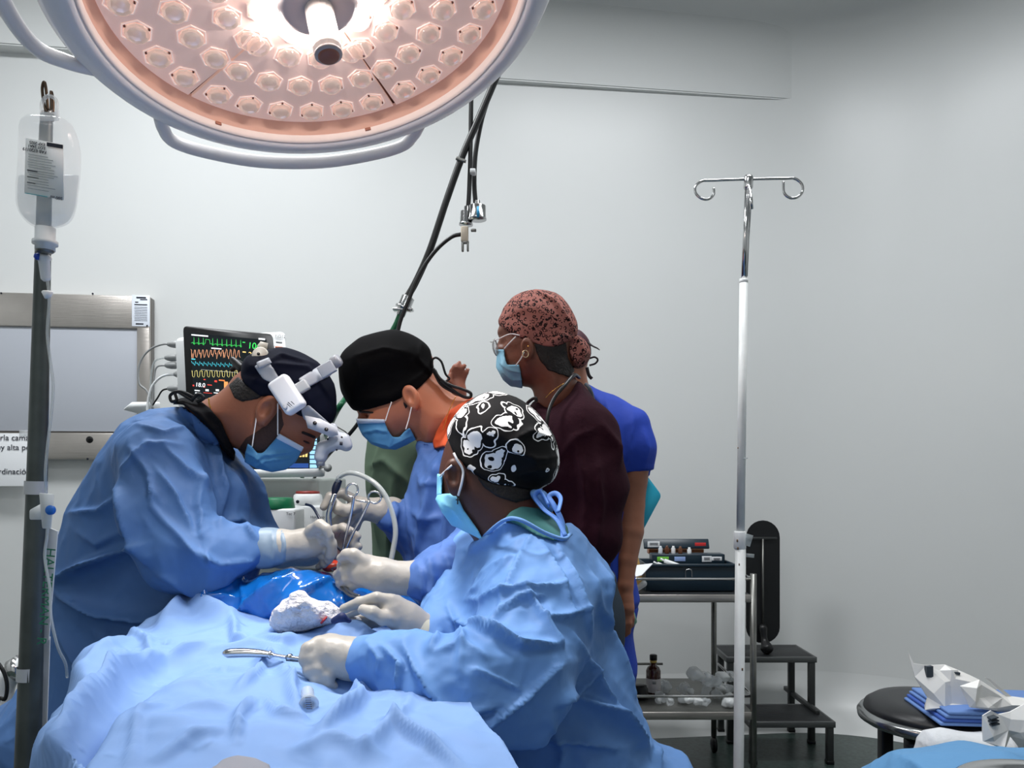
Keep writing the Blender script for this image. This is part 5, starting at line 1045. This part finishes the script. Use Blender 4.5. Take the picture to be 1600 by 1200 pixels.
# ---------------------------------------------------------------- woman in the leopard cap
D = 2.06
sk4 = skin('skin_brown', (112, 66, 48))
head4 = infl([(784, 498), (780, 510), (777, 520), (780, 529), (776, 540), (774, 549), (780, 554), (781, 566), (785, 580), (797, 594), (815, 603), (829, 606), (834, 616), (837, 634), (846, 660), (900, 650), (905, 610), (897, 584), (894, 560), (898, 520), (880, 480), (830, 465)], D, .076, .08)
orb4 = ell(P(783, 534, D-.06), (.012, .03, .010)); ear4 = ear(824, 544, D-.080, .9, -.15, -1); H4 = SUB(head4, orb4, .012)
b4 = body('person', [H4, ear4], .0036, None,
          [infl([(850, 640), (835, 700), (840, 850), (845, 960), (930, 960), (940, 850), (945, 700), (900, 640)], 2.10, .13, .12), chain([(900, 680, 1.95, .05), (925, 830, 1.94, .035)])]+legs(P(900, 0, 2.1).x, 2.12, .80, .08, 1.5),
          sk4, 'person in a maroon sweatshirt, leopard print cap and glasses standing behind the surgeons')
G4 = U(.03, infl([(829, 634), (840, 626), (858, 632), (880, 612), (900, 594), (921, 611), (943, 646), (958, 690), (960, 757), (956, 820), (950, 900), (945, 960), (820, 960), (800, 900), (790, 800), (792, 700)], 2.08, .20, .16), chain([(910, 680, 1.98, .095), (922, 760, 1.95, .085), (918, 840, 1.93, .075), (905, 880, 1.92, .05)], .03))
sdf_obj('sweatshirt', G4, .008, mat('maroon_fleece', (44, 16, 27), .9, spec=.15, bump='noise', bs=.25, scale=90), b4, fl=[([(870, 720), (900, 685), (935, 670)], 6, .006, 1), ([(940, 660), (962, 700), (966, 730)], 8, .010), ([(900, 690), (915, 780), (905, 860)], 9, .010, 1), ([(935, 720), (940, 790), (930, 860)], 8, .010, -1)], cr=((8, .012),), seed=2)
mk('shoulder_seam', tube(px3([(868, 700, 1.905), (885, 686, 1.895), (905, 681, 1.885), (930, 680, 1.89), (950, 690, 1.92)]), .0012, 6), mat('maroon_thread', (84, 36, 50), .8), b4)
sdf_obj('trousers', U(.04, infl([(815, 900), (945, 885), (964, 915), (976, 950), (976, 1000), (968, 1080), (962, 1300), (955, 1400), (845, 1400), (835, 1200), (815, 1050)], 2.12, .215, .15)), .010, mat('navy_trousers', (20, 40, 56), .8), b4, cr=((9, .010),))
cp4 = [(780, 507), (783, 490), (790, 476), (807, 461), (838, 452), (867, 458), (889, 477), (900, 500), (902, 521), (888, 534), (858, 542), (832, 536), (806, 524)]
C4 = capfit(infl(cp4, D, .088, .09), head4, cp4)
m_leo = cap_mat('cap_print_leopard', 'leo')
c4 = sdf_obj('surgical_cap', C4, .0045, m_leo, b4, fl=[([(835, 453), (865, 470), (890, 505), (899, 525)], 3, .006, 1), ([(860, 535), (880, 525), (898, 528)], 4, .005)], cr=((16, .004),))
sdf_obj('hair_pouch', U(.008, infl([(884, 532), (880, 545), (883, 560), (895, 574), (910, 574), (921, 562), (922, 546), (914, 532), (900, 524)], D, .045, .04), cap(P(878, 524, D-.03), P(900, 530, D-.04), .008, .009)), .0045, m_leo, c4, fl=[([(890, 528), (893, 550), (902, 572)], 4, .006, 1), ([(906, 530), (912, 550), (910, 570)], 4, .005)])
shell('hair', H4, [(834, 536), (860, 541), (885, 534), (888, 560), (898, 578), (890, 590), (872, 584), (856, 578), (846, 566), (838, 552)], .004, .0034, m_hair, b4, 1.85, 2.2, cr=((40, .004),))
MK4 = U(.02, OFF(head4, .003), ell(P(796, 578, D), (.030, .066, .040), frame((.9, 0, -.5), (0, 1, 0))))
k4 = shell('face_mask', MK4, [(774, 546), (788, 546), (789, 558), (792, 570), (811, 570), (814, 585), (817, 607), (800, 606), (786, 594), (775, 574)], .004, .003, mat('mask_grey_blue', (132, 188, 214), .6), b4, 1.85, 2.2, fl=[([(782, 568), (795, 578), (814, 582)], 2.5, .004, 1), ([(786, 582), (800, 592), (816, 594)], 2.5, .004, 1), ([(782, 556), (788, 575), (804, 600)], 2.5, .003)], smooth=1)
bez(px3([(788, 545, 1.99), (797, 535, 1.972), (806, 526, 1.968)]), .0016, m_strap, k4); bez(px3([(806, 571, 1.975), (814, 560, 1.968), (819, 550, 1.962)]), .0016, m_strap, k4)
def ringc(c, r, rr, ax, n=20):
    c = np.array(c); ax = np.array(ax, float); ax /= np.linalg.norm(ax); u = np.cross(ax, (0, 0, 1.)); u /= np.linalg.norm(u); v = np.cross(ax, u)
    return tube([c+r[0]*math.cos(t)*u+r[1]*math.sin(t)*v for t in np.linspace(0, 2*math.pi, n+1)], rr, 6, False)
mk('hoop_earring', ringc(P(821, 553, 1.962), (.008, .009), .0015, (.3, -1, 0)), mat('silver_gold', (225, 200, 160), .25, metal=.8), b4)
mk('ear_stud', surfnet(ell(P(825, 541, 1.962), (.0025, .0025, .0025)), .001), m_gold, b4)
gl = thing('eyeglasses', 'thin wire-rimmed glasses worn by the woman in the leopard cap', 'glasses', P(778, 545, 2.0))
for dd in (1.985, 2.10):
    fr = mk('lens_rim', ringc(P(774, 543, dd), (.010 if dd < 2.03 else .016, .0215), .0010, (1., -.5, .15)), m_dsteel, gl)
    mk('lens', lathe([(.019, 0), (.0, .002)], P(774, 543, dd)[:], (1., -.5, .15), 24, None, False), m_clear, fr)
mk('temple', tube(px3([(770, 533, 1.985), (780, 529, 1.968), (797, 522, 1.966), (812, 524, 1.966)]), .0013, 6), m_strap, gl)
mk('bridge', tube(px3([(768, 535, 2.0), (766, 534, 2.03), (769, 535, 2.07)]), .001, 6), m_dsteel, gl)
st_ = mk('stethoscope', tube(px3([(818, 640, 1.98), (826, 628, 1.97), (836, 622, 1.96), (838, 628, 1.96)]), .0045, 8), m_black, label='black stethoscope tube round the neck of the woman in the leopard cap', cat='stethoscope')
mk('tubing', tube(px3([(905, 590, 2.06), (897, 586, 1.985), (884, 600, 1.945), (870, 616, 1.925), (861, 632, 1.91), (856, 650, 1.895), (852, 680, 1.885)]), .0048, 8), m_black, st_)
mk('necklace', tube(px3([(890, 594, 1.985), (876, 602, 1.965), (862, 612, 1.962), (852, 622, 1.965)]), .0009, 6), m_gold, b4)
# ---------------------------------------------------------------- person in royal blue scrubs
D = 2.36
sk5 = skin('skin_light_tan', (150, 96, 72))
head5 = infl([(870, 520), (900, 515), (917, 530), (922, 548), (917, 575), (918, 596), (926, 615), (935, 640), (880, 640), (870, 600), (860, 560)], D, .075, .07)
arm5 = chain([(992, 700, 2.36, .052), (988, 750, 2.36, .046), (985, 790, 2.36, .0435), (983, 830, 2.35, .044), (978, 875, 2.33, .034), (976, 915, 2.31, .026), (977, 935, 2.305, .024)], .006)
hnd5 = U(.005, chain([(977, 935, 2.305, .024), (978, 950, 2.30, .026)], .02), chain([(971, 950, 2.30, .010), (970, 968, 2.295, .009), (972, 985, 2.295, .008)], .004), chain([(976, 955, 2.29, .010), (976, 975, 2.285, .009), (977, 992, 2.29, .008)], .004),
         chain([(981, 955, 2.29, .0098), (983, 974, 2.285, .0088), (982, 988, 2.29, .008)], .004), chain([(985, 952, 2.30, .009), (988, 966, 2.295, .008), (987, 978, 2.30, .0072)], .004), chain([(974, 940, 2.32, .012), (968, 955, 2.33, .010), (967, 968, 2.335, .009)], .006))
b5 = body('person', [head5, arm5, hnd5], .0042, None, [infl([(930, 620), (915, 700), (910, 900), (915, 1000), (955, 1000), (965, 850), (970, 700), (960, 640)], 2.42, .09, .1)]+legs(P(926, 0, 2.4).x, 2.42, .84, .08, 1.2), sk5, 'person in royal blue scrubs holding a turquoise folder, half hidden behind the maroon sweatshirt')
G5 = U(.02, infl([(915, 604), (930, 608), (941, 612), (966, 620), (994, 637), (1008, 652), (1006, 720), (990, 760), (986, 850), (992, 900), (994, 950), (920, 960), (900, 800), (905, 650)], 2.42, .13, .12), chain([(985, 668, 2.37, .062), (992, 700, 2.365, .060), (993, 732, 2.365, .056)], .03))
G5 = SUB(G5, region([(940, 741), (1040, 733), (1040, 770), (960, 800), (960, 741)], 2.0, 2.38), .004)
m_royal = mat('royal_scrubs', (22, 60, 168), .75, bump='noise', bs=.2, scale=60)
g5 = sdf_obj('scrub_top', G5, .006, m_royal, b5, fl=[([(945, 625), (960, 680), (962, 740)], 7, .008, 1), ([(990, 650), (985, 700), (975, 735)], 7, .008, -1), ([(1005, 670), (1012, 700), (1005, 732)], 5, .006)], cr=((10, .008),), seed=5)
mk('collar', tube(px3([(915, 600, 2.29), (921, 607, 2.28), (926, 622, 2.28), (928, 640, 2.28)]), .006, 8), mat('grey_collar', (70, 76, 84), .7), g5)
sdf_obj('scrub_trousers', infl([(915, 940), (994, 935), (990, 985), (992, 1010), (995, 1040), (990, 1100), (975, 1320), (920, 1320), (915, 1100)], 2.43, .11, .09), .009, mat('royal_scrubs', (22, 60, 168), .75), b5, cr=((9, .010),))
cp5 = [(895, 516), (905, 515), (917, 526), (923, 540), (922, 560), (905, 575), (870, 560), (850, 530), (860, 510), (880, 508)]
C5 = capfit(infl(cp5, D, .082, .07), head5, cp5)
c5 = sdf_obj('surgical_cap', C5, .005, mat('burgundy_cap', (60, 18, 32), .7), b5)
mk('cap_tie', join(tube(px3([(918, 534, 2.31), (925, 540, 2.3), (933, 544, 2.3), (937, 547, 2.3)]), [.006, .006, .005, .003], 8, flat=.4), tube(px3([(921, 560, 2.3), (929, 558, 2.3), (934, 562, 2.3), (930, 568, 2.3), (921, 571, 2.3)]), .0028, 8), tube(px3([(917, 574, 2.3), (920, 586, 2.3), (925, 592, 2.3)]), .005, 8, flat=.5)), mat('dark_tie', (30, 14, 22), .7), c5)
mk('folder', rquad((1010, 742), (1034, 774), (972, 890), (940, 868), 7, 2.395, .012), mat('turquoise_folder', (40, 176, 206), .4), label='turquoise plastic folder clamped under the arm of the person in royal blue', cat='folder')
mk('phone', rquad((980, 945), (987, 942), (996, 972), (984, 985), 3, 2.318, .010), mat('mint_case', (136, 186, 170), .45), label='mint green phone held low in the hand beside the trolley', cat='phone')
# ---------------------------------------------------------------- person in olive green gown, mostly hidden
D = 2.5
c6_ = P(630, 580, D); H6 = U(.02, ell(c6_, (.074, .092, .098)), ell(Vector(c6_)+Vector((-.012, -.030, -.055)), (.055, .062, .055)), cap(Vector(c6_)+Vector((-.015, -.088, -.005)), Vector(c6_)+Vector((-.018, -.104, -.032)), .009, .014),
       chain([(634, 610, D, .055), (648, 650, D, .05), (655, 700, D, .07)]), ell(Vector(c6_)+Vector((.072, .0, -.02)), (.010, .018, .028)), ell(Vector(c6_)+Vector((-.074, .0, -.02)), (.010, .018, .028)))
sk6 = skin('skin_far', (150, 92, 72))
hnd6 = U(.005, chain([(722, 660, 2.47, .024), (717, 612, 2.46, .020), (716, 598, 2.46, .022)], .02), chain([(708, 594, 2.45, .009), (706, 580, 2.445, .008), (710, 572, 2.44, .007)], .004), chain([(714, 590, 2.45, .009), (713, 574, 2.44, .0085), (718, 567, 2.44, .0075)], .004),
         chain([(719, 590, 2.45, .009), (721, 576, 2.44, .008), (726, 571, 2.44, .0072)], .004), chain([(724, 594, 2.455, .0085), (728, 583, 2.45, .0075), (731, 578, 2.45, .007)], .004), chain([(709, 604, 2.45, .011), (702, 596, 2.44, .009), (703, 587, 2.44, .008)], .005))
b6 = body('person', [H6, hnd6], .005, None, [chain([(655, 700, D, .1), (655, 900, D, .13)]), chain([(690, 720, D, .05), (735, 745, 2.45, .04), (722, 655, 2.47, .03)])]+legs(P(655, 0, D).x, D, .84, .09, .2), sk6, '')
b6['label'] = 'person in an olive green gown, mostly hidden behind the black-capped surgeon, hand raised'
sdf_obj('green_gown', U(.04, infl([(590, 660), (573, 690), (573, 760), (579, 820), (584, 870), (582, 1000), (585, 1290), (730, 1290), (735, 800), (735, 700), (700, 655), (650, 640)], D, .15, .13), chain([(700, 710, 2.5, .08), (738, 750, 2.45, .06), (726, 690, 2.46, .045)], .03)), .008, mat('olive_gown', (92, 114, 92), .8), b6, fl=[([(580, 730), (600, 720), (640, 760)], 8, .010, 1), ([(590, 700), (585, 780), (590, 850)], 8, .012, 1), ([(620, 740), (612, 800), (606, 860)], 9, .014, -1)], cr=((8, .014),), seed=6)
c6 = shell('surgical_cap', H6, [(560, 500), (700, 500), (700, 572), (560, 572)], .008, .005, mat('green_cap', (60, 92, 76), .8), b6, 2.2, 2.8)
k6 = sdf_obj('face_mask', AND(OFF(H6, .006), region([(585, 590), (675, 590), (668, 625), (592, 625)], 2.2, 2.49)), .004, m_maskb, b6)
for sx_ in (-.032, .020): mk('eye', surfnet(ell(Vector(c6_)+Vector((sx_, -.084, .004)), (.011, .006, .006)), .002), m_black, b6)
# ================================================================ operating table, drapes, instruments
m_drape = mat('drape_blue', (122, 156, 206), .65, spec=.25, bump='crumple', bs=1.0, bd=.05, scale=11, var=.04, vscale=4)
def hump(X, Y, x, y, sx, sy, h): return h*np.exp(-((X-x)/sx)**2-((Y-y)/sy)**2)
def drape_z(X, Y):
    z = .925+.035*np.clip((Y-.8)/.7, 0, 1)
    z = z+hump(X, Y, -.55, 1.38, .16, .16, .030)+hump(X, Y, -.30, 1.35, .12, .12, .020)+hump(X, Y, -.42, .95, .16, .22, .030)+hump(X, Y, -.2, .98, .2, .15, .015)-hump(X, Y, -.24, 1.10, .06, .06, .03)
    xl = np.interp(Y, [.62, .75, .91, 1.2, 1.47, 1.6], [-.34, -.43, -.54, -.67, -.70, -.68])+.012*np.sin(Y*19); xr = np.interp(Y, [.62, .75, .9, 1.05, 1.3, 1.5], [.09, .06, .0, -.05, -.05, 0])
    dl_ = np.clip(xl-X, 0, None)*1.; dr_ = np.clip(X-xr, 0, None); db_ = np.clip(Y-1.50, 0, None)
    z = z-np.minimum(dl_*5, .8)-np.minimum(dr_*3.5, .7)-np.minimum(db_*5, .6)
    return z
xs = np.arange(-.90, .50, .0048); ys = np.arange(.62, 1.62, .0048)
GX, GY = np.meshgrid(xs, ys, indexing='ij'); GZ = drape_z(GX, GY)
V = np.stack([GX.ravel(), GY.ravel(), GZ.ravel()], 1); nx_, ny_ = GX.shape
ii = (np.arange(nx_-1)[:, None]*ny_+np.arange(ny_-1)[None, :]).ravel(); Q = np.stack([ii, ii+ny_, ii+ny_+1, ii+1], 1)
fd = [([(247, 977), (294, 962), (362, 966)], 9, .020, 1), ([(200, 1056), (247, 1034), (294, 1016), (372, 994)], 10, -.018, 1), ([(362, 966), (366, 994), (387, 1009)], 6, .014, 1), ([(200, 1200), (219, 1119), (259, 1100)], 5, .007, 1), ([(369, 1081), (394, 1069), (412, 1041), (432, 1031)], 6, .010, 1),
      ([(416, 1091), (437, 1116), (481, 1125)], 6, .010, -1), ([(372, 1153), (375, 1119), (400, 1094)], 6, .012, 1), ([(69, 1200), (128, 1130), (190, 1070), (260, 1030), (350, 1003)], 13, .026, 1), ([(95, 1210), (150, 1150), (215, 1085), (280, 1052)], 12, -.022, 1), ([(110, 1060), (150, 1030), (200, 1000)], 9, .010), ([(203, 985), (230, 1000), (235, 1030)], 7, .010, 1),
      ([(330, 1020), (400, 1012), (450, 1020)], 6, .008), ([(300, 1060), (350, 1045), (400, 1050)], 5, .006, 1), ([(260, 1080), (310, 1072), (345, 1080)], 4, .005), ([(500, 1150), (560, 1100), (590, 1070)], 9, .014, 1), ([(560, 1180), (620, 1120), (640, 1085)], 8, .010, -1), ([(440, 1050), (455, 1080), (470, 1110)], 7, .012, -1), ([(400, 1030), (440, 1040), (455, 1060)], 6, .010),
      ([(590, 1120), (650, 1150), (720, 1190)], 9, .012, 1), ([(460, 1170), (520, 1160), (600, 1180)], 8, .008), ([(240, 1180), (300, 1150), (350, 1140)], 7, .007, 1), ([(500, 985), (560, 990), (600, 1010)], 8, .012), ([(410, 1000), (440, 1010), (470, 1000)], 7, .010, 1), ([(280, 1110), (330, 1100), (360, 1105)], 4, .005)]
V = lap(V, Q, 3); N_ = normals(V, Q)
if N_[:, 2].mean() < 0: Q = Q[:, ::-1].copy()
V = folds(V, Q, [(a_[0], a_[1], a_[2]*1.35)+tuple(a_[3:]) for a_ in fd], ((6, .020), (16, .010), (36, .003)), 31, True); V = lap(V, Q, 2)
dr = mk('patient_drape', (V, Q), m_drape, label='wide pale blue surgical drape covering the patient and table in the foreground', cat='drape')
sm = dr.modifiers.new('thickness', 'SOLIDIFY'); sm.thickness = .003; sm.offset = -1
mk('operating_table', join(box((-.31, 1.15, .78), (.40, .60, .05), None, .01), box((-.31, 1.15, .4), (.22, .30, .78), None, .02), box((-.31, 1.15, .03), (.4, .6, .06), None, .01)), m_dsteel, label='steel operating table hidden under the pale blue drape', cat='operating table')
# white sheet patch near the bottom edge
pw = [(270, 1200), (300, 1186), (330, 1172), (350, 1160), (370, 1155), (400, 1158), (420, 1168), (440, 1182), (470, 1192), (520, 1200), (560, 1240), (240, 1240)]
def onz(px, py, z): d = (H-z)*F/(py-CY); return P(px, py, d)
zz = 1.0
pts = [onz(a, b, zz) for a, b in pw]; wp = [(p.x, p.y) for p in pts]
gx = np.arange(min(a for a, b in wp)-.01, max(a for a, b in wp)+.01, .006); gy = np.arange(min(b for a, b in wp)-.01, max(b for a, b in wp)+.01, .006)
def sheet_s():
    def f(X, Y, Z):
        s = -polyd(X, Y, wp); zt_ = drape_z(X, Y)+.050; return np.maximum(s, np.abs(Z-zt_)-.006)
    return S(f, (gx[0], gy[0], .90), (gx[-1], gy[-1], 1.08))
sdf_obj('absorbent_sheet', sheet_s(), .004, mat('grey_white_sheet', (160, 162, 172), .7), cr=((14, .008),), label='translucent grey white sheet on the drape at the bottom edge', cat='sheet')
# blue plastic incision drape
m_plas = mat('blue_plastic', (16, 104, 190), .12, spec=.7, coat=.6, bump='crumple', bs=.9, bd=.05, scale=13)
PD = U(.03, infl([(292, 966), (302, 945), (312, 925), (330, 900), (350, 894), (380, 900), (392, 906), (420, 893), (450, 884), (490, 883), (522, 892), (545, 905), (600, 925), (640, 935), (660, 960), (655, 1010), (560, 1030), (480, 1030), (400, 1010), (330, 1000)], 1.55, .12, .10, gz=-.6))
pl_ = sdf_obj('incision_drape', PD, .005, m_plas, fl=[([(312, 960), (322, 925), (338, 898)], 4, .008, 1), ([(338, 898), (372, 900), (380, 925)], 4, .007, 1), ([(380, 925), (385, 950), (365, 965)], 4, .008, -1), ([(310, 935), (345, 930), (375, 935)], 3, .005), ([(440, 905), (400, 930), (370, 960)], 8, .012, 1), ([(520, 900), (470, 925), (420, 960)], 9, .012, -1), ([(490, 890), (440, 905), (400, 925)], 5, .006), ([(540, 910), (530, 940), (545, 960)], 5, .009, 1)],
              cr=((12, .012), (30, .005)), seed=12, label='shiny bright blue plastic drape crumpled around the operation site', cat='plastic drape')
# wound and lit rim
mk('incision', surfnet(U(.006, ell(P(520, 884, 1.585), (.020, .02, .012)), ell(P(512, 886, 1.58), (.012, .014, .010))), .003), mat('wound', (196, 60, 36), .3, spec=.8), label='small lit red wound opening between the gloved hands', cat='wound')
# towel
TW = U(.02, infl([(420, 974), (428, 956), (447, 938), (468, 920), (476, 919), (486, 930), (500, 936), (520, 940), (534, 952), (542, 960), (560, 962), (570, 968), (560, 974), (545, 972), (530, 978), (505, 985), (470, 990), (440, 990)], 1.36, .055, .05, gz=-.5))
V, Q = surfnet(TW, .004); V = folds(V, Q, [([(440, 960), (470, 945), (500, 955)], 6, .006, 1), ([(470, 925), (480, 950), (500, 965)], 6, .006)], ((22, .008), (44, .007)), 14)
tw = mk('surgical_sponge', (V, Q), mat('terry_bright', (230, 228, 232), .95, bump='noise', bs=1., bd=.014, scale=110), label='crumpled white gauze towel with a small red stain held down by a gloved hand', cat='towel')
shell('blood_stain', OFF(TW, .004), [(500, 973), (508, 964), (513, 962), (509, 969), (502, 976)], .003, .0025, mat('blood', (170, 50, 56), .6), tw, 1.2, 1.5)
mk('blue_tag', surfnet(U(.004, cap(P(522, 970, 1.30), P(534, 964, 1.295), .006, .008), cap(P(534, 966, 1.295), P(546, 970, 1.30), .006, .004)), .0025), mat('ink_blue_cloth', (24, 38, 84), .6), tw)
# retractor in the fist
o = thing('retractor', 'long steel retractor lying on the drape, gripped by the nurse\'s gloved fist', 'instrument', P(400, 1024, 1.2))
mk('handle', tube(px3([(352, 1024, 1.16), (356, 1021, 1.16), (380, 1020, 1.16), (405, 1021, 1.16), (422, 1023, 1.16), (428, 1024, 1.16)]), [.005, .0085, .0088, .0075, .0055, .0035], 16, flat=.8), m_chrome, o)
mk('collar', lathe([(.0055, 0), (.0065, .001), (.0065, .003), (.0055, .004)], P(420, 1023, 1.16)[:], (1, 0, -.05), 16), m_chrome, o)
mk('shaft', tube(px3([(424, 1023, 1.16), (450, 1027, 1.16), (480, 1030, 1.155), (520, 1034, 1.15)]), [.0034, .004, .005, .005], 10, flat=.7), m_chrome, o)
mk('lower_arm', tube(px3([(448, 1030, 1.165), (470, 1032, 1.16), (500, 1036, 1.155)]), .003, 8), m_dsteel, o)
mk('hinge', lathe([(.005, -.004), (.005, .004)], P(452, 1027, 1.16)[:], (0, -1, 0), 14), m_chrome, o)
# syringe on the drape
o = thing('syringe', 'clear empty syringe barrel lying on the blue drape below the fist', 'syringe', P(482, 1105, 1.05))
mk('barrel', lathe([(.004, -.004), (.0075, 0), (.0085, .002), (.0085, .036), (.0125, .037), (.0125, .039), (.007, .0395), (.007, .02), (0, .019)], P(480, 1080, 1.00)[:], P(485, 1122, .93)-P(480, 1080, 1.00), 24, None, False), mat('syringe_clear', (205, 216, 226), .12, alpha=.6, spec=.9), o)
mk('scale_mark', join(*[box(P(481+k*.4, 1087+k*3.4, (.965-.006*k)), (.007, .0006, .0006), None, 0) for k in range(7)]), m_ink, o)
# suction probe and its tube
o = thing('suction_probe', 'slim chrome suction probe pointing down into the wound with a clear arching tube', 'suction', P(508, 880, 1.6))
mk('probe_shaft', tube(px3([(521, 776, 1.63), (516, 800, 1.62), (515, 835, 1.60), (512, 858, 1.59), (508, 880, 1.575)]), [.0035, .004, .0042, .005, .0045], 12), m_chrome, o)
mk('grip', tube(px3([(523, 772, 1.62), (517, 790, 1.61), (513, 808, 1.605), (516, 826, 1.60), (519, 846, 1.60)]), .0055, 10), m_chrome, o)
mk('connector', tube(px3([(530, 750, 1.64), (525, 762, 1.635), (522, 772, 1.63)]), [.007, .0085, .0055], 12), mat('navy_connector', (18, 24, 44), .3), o)
mk('suction_tube', tube(px3([(527, 758, 1.64), (530, 746, 1.63), (545, 739, 1.62), (565, 743, 1.61), (587, 756, 1.60), (603, 776, 1.59), (614, 805, 1.58), (618, 832, 1.57), (614, 860, 1.56), (609, 885, 1.55), (606, 905, 1.55)]), .0055, 12), m_tubing, o)
mk('tube_core', tube(px3([(530, 746, 1.632), (545, 740, 1.622), (565, 744, 1.612), (587, 757, 1.602), (603, 777, 1.592), (614, 806, 1.582), (618, 833, 1.572), (614, 861, 1.562), (609, 886, 1.552)]), .0026, 8), mat('tube_grey', (120, 126, 124), .3), o)
# forceps with finger rings
def ring2(cx, cy, d, rx, ry, rr, tilt): 
    return tube([P(cx+rx*math.cos(t)*math.cos(tilt)-ry*math.sin(t)*math.sin(tilt), cy+rx*math.cos(t)*math.sin(tilt)+ry*math.sin(t)*math.cos(tilt), d) for t in np.linspace(0, 2*math.pi, 25)], rr, 8, False)
o = thing('artery_forceps', 'steel ring-handled forceps held upright over the wound beside the suction probe', 'forceps', P(530, 880, 1.57))
mk('finger_ring', ring2(550, 766, 1.56, 9, 10.5, .0022, .3), m_chrome, o); mk('finger_ring', ring2(585, 777, 1.56, 10, 9, .0022, .2), m_chrome, o)
mk('arm', tube(px3([(553, 776, 1.56), (548, 805, 1.565), (540, 838, 1.57), (534, 865, 1.575), (527, 884, 1.58)]), [.0028, .003, .003, .003, .0016], 8), m_chrome, o)
mk('arm', tube(px3([(577, 783, 1.56), (564, 810, 1.565), (548, 840, 1.57), (538, 862, 1.575), (528, 885, 1.58)]), [.0028, .003, .003, .003, .0016], 8), m_chrome, o)
mk('ratchet', box(P(565, 783, 1.56), (.026, .003, .004), frame((1, 0, -.15), (0, 1, 0)), .001), m_chrome, o)
o = mk('diathermy_lead', tube(px3([(478, 788, 1.60), (488, 792, 1.58), (498, 808, 1.56), (510, 832, 1.55), (522, 850, 1.55), (534, 862, 1.55), (539, 874, 1.56), (536, 884, 1.57)]), .0028, 8), mat('lead_navy', (24, 34, 54), .35), label='dark blue lead looping down in front of the gloved hands to the wound', cat='cable')
o = mk('wire_loop', join(ring2(530, 890, 1.53, 12, 4, .0014, .05), ring2(536, 886, 1.535, 9, 4, .0014, -.2)), m_dsteel, label='small dark wire loops resting over the wound', cat='wire')
o = thing('clamp', 'small steel clamp hanging from the wound edge onto the blue plastic', 'clamp', P(540, 925, 1.42))
mk('arm', tube(px3([(530, 893, 1.50), (532, 915, 1.47), (545, 930, 1.44), (560, 934, 1.42)]), .0024, 8), m_dsteel, o)
mk('arm', tube(px3([(533, 893, 1.50), (538, 912, 1.47), (548, 926, 1.44), (562, 931, 1.42)]), .0024, 8), m_dsteel, o)
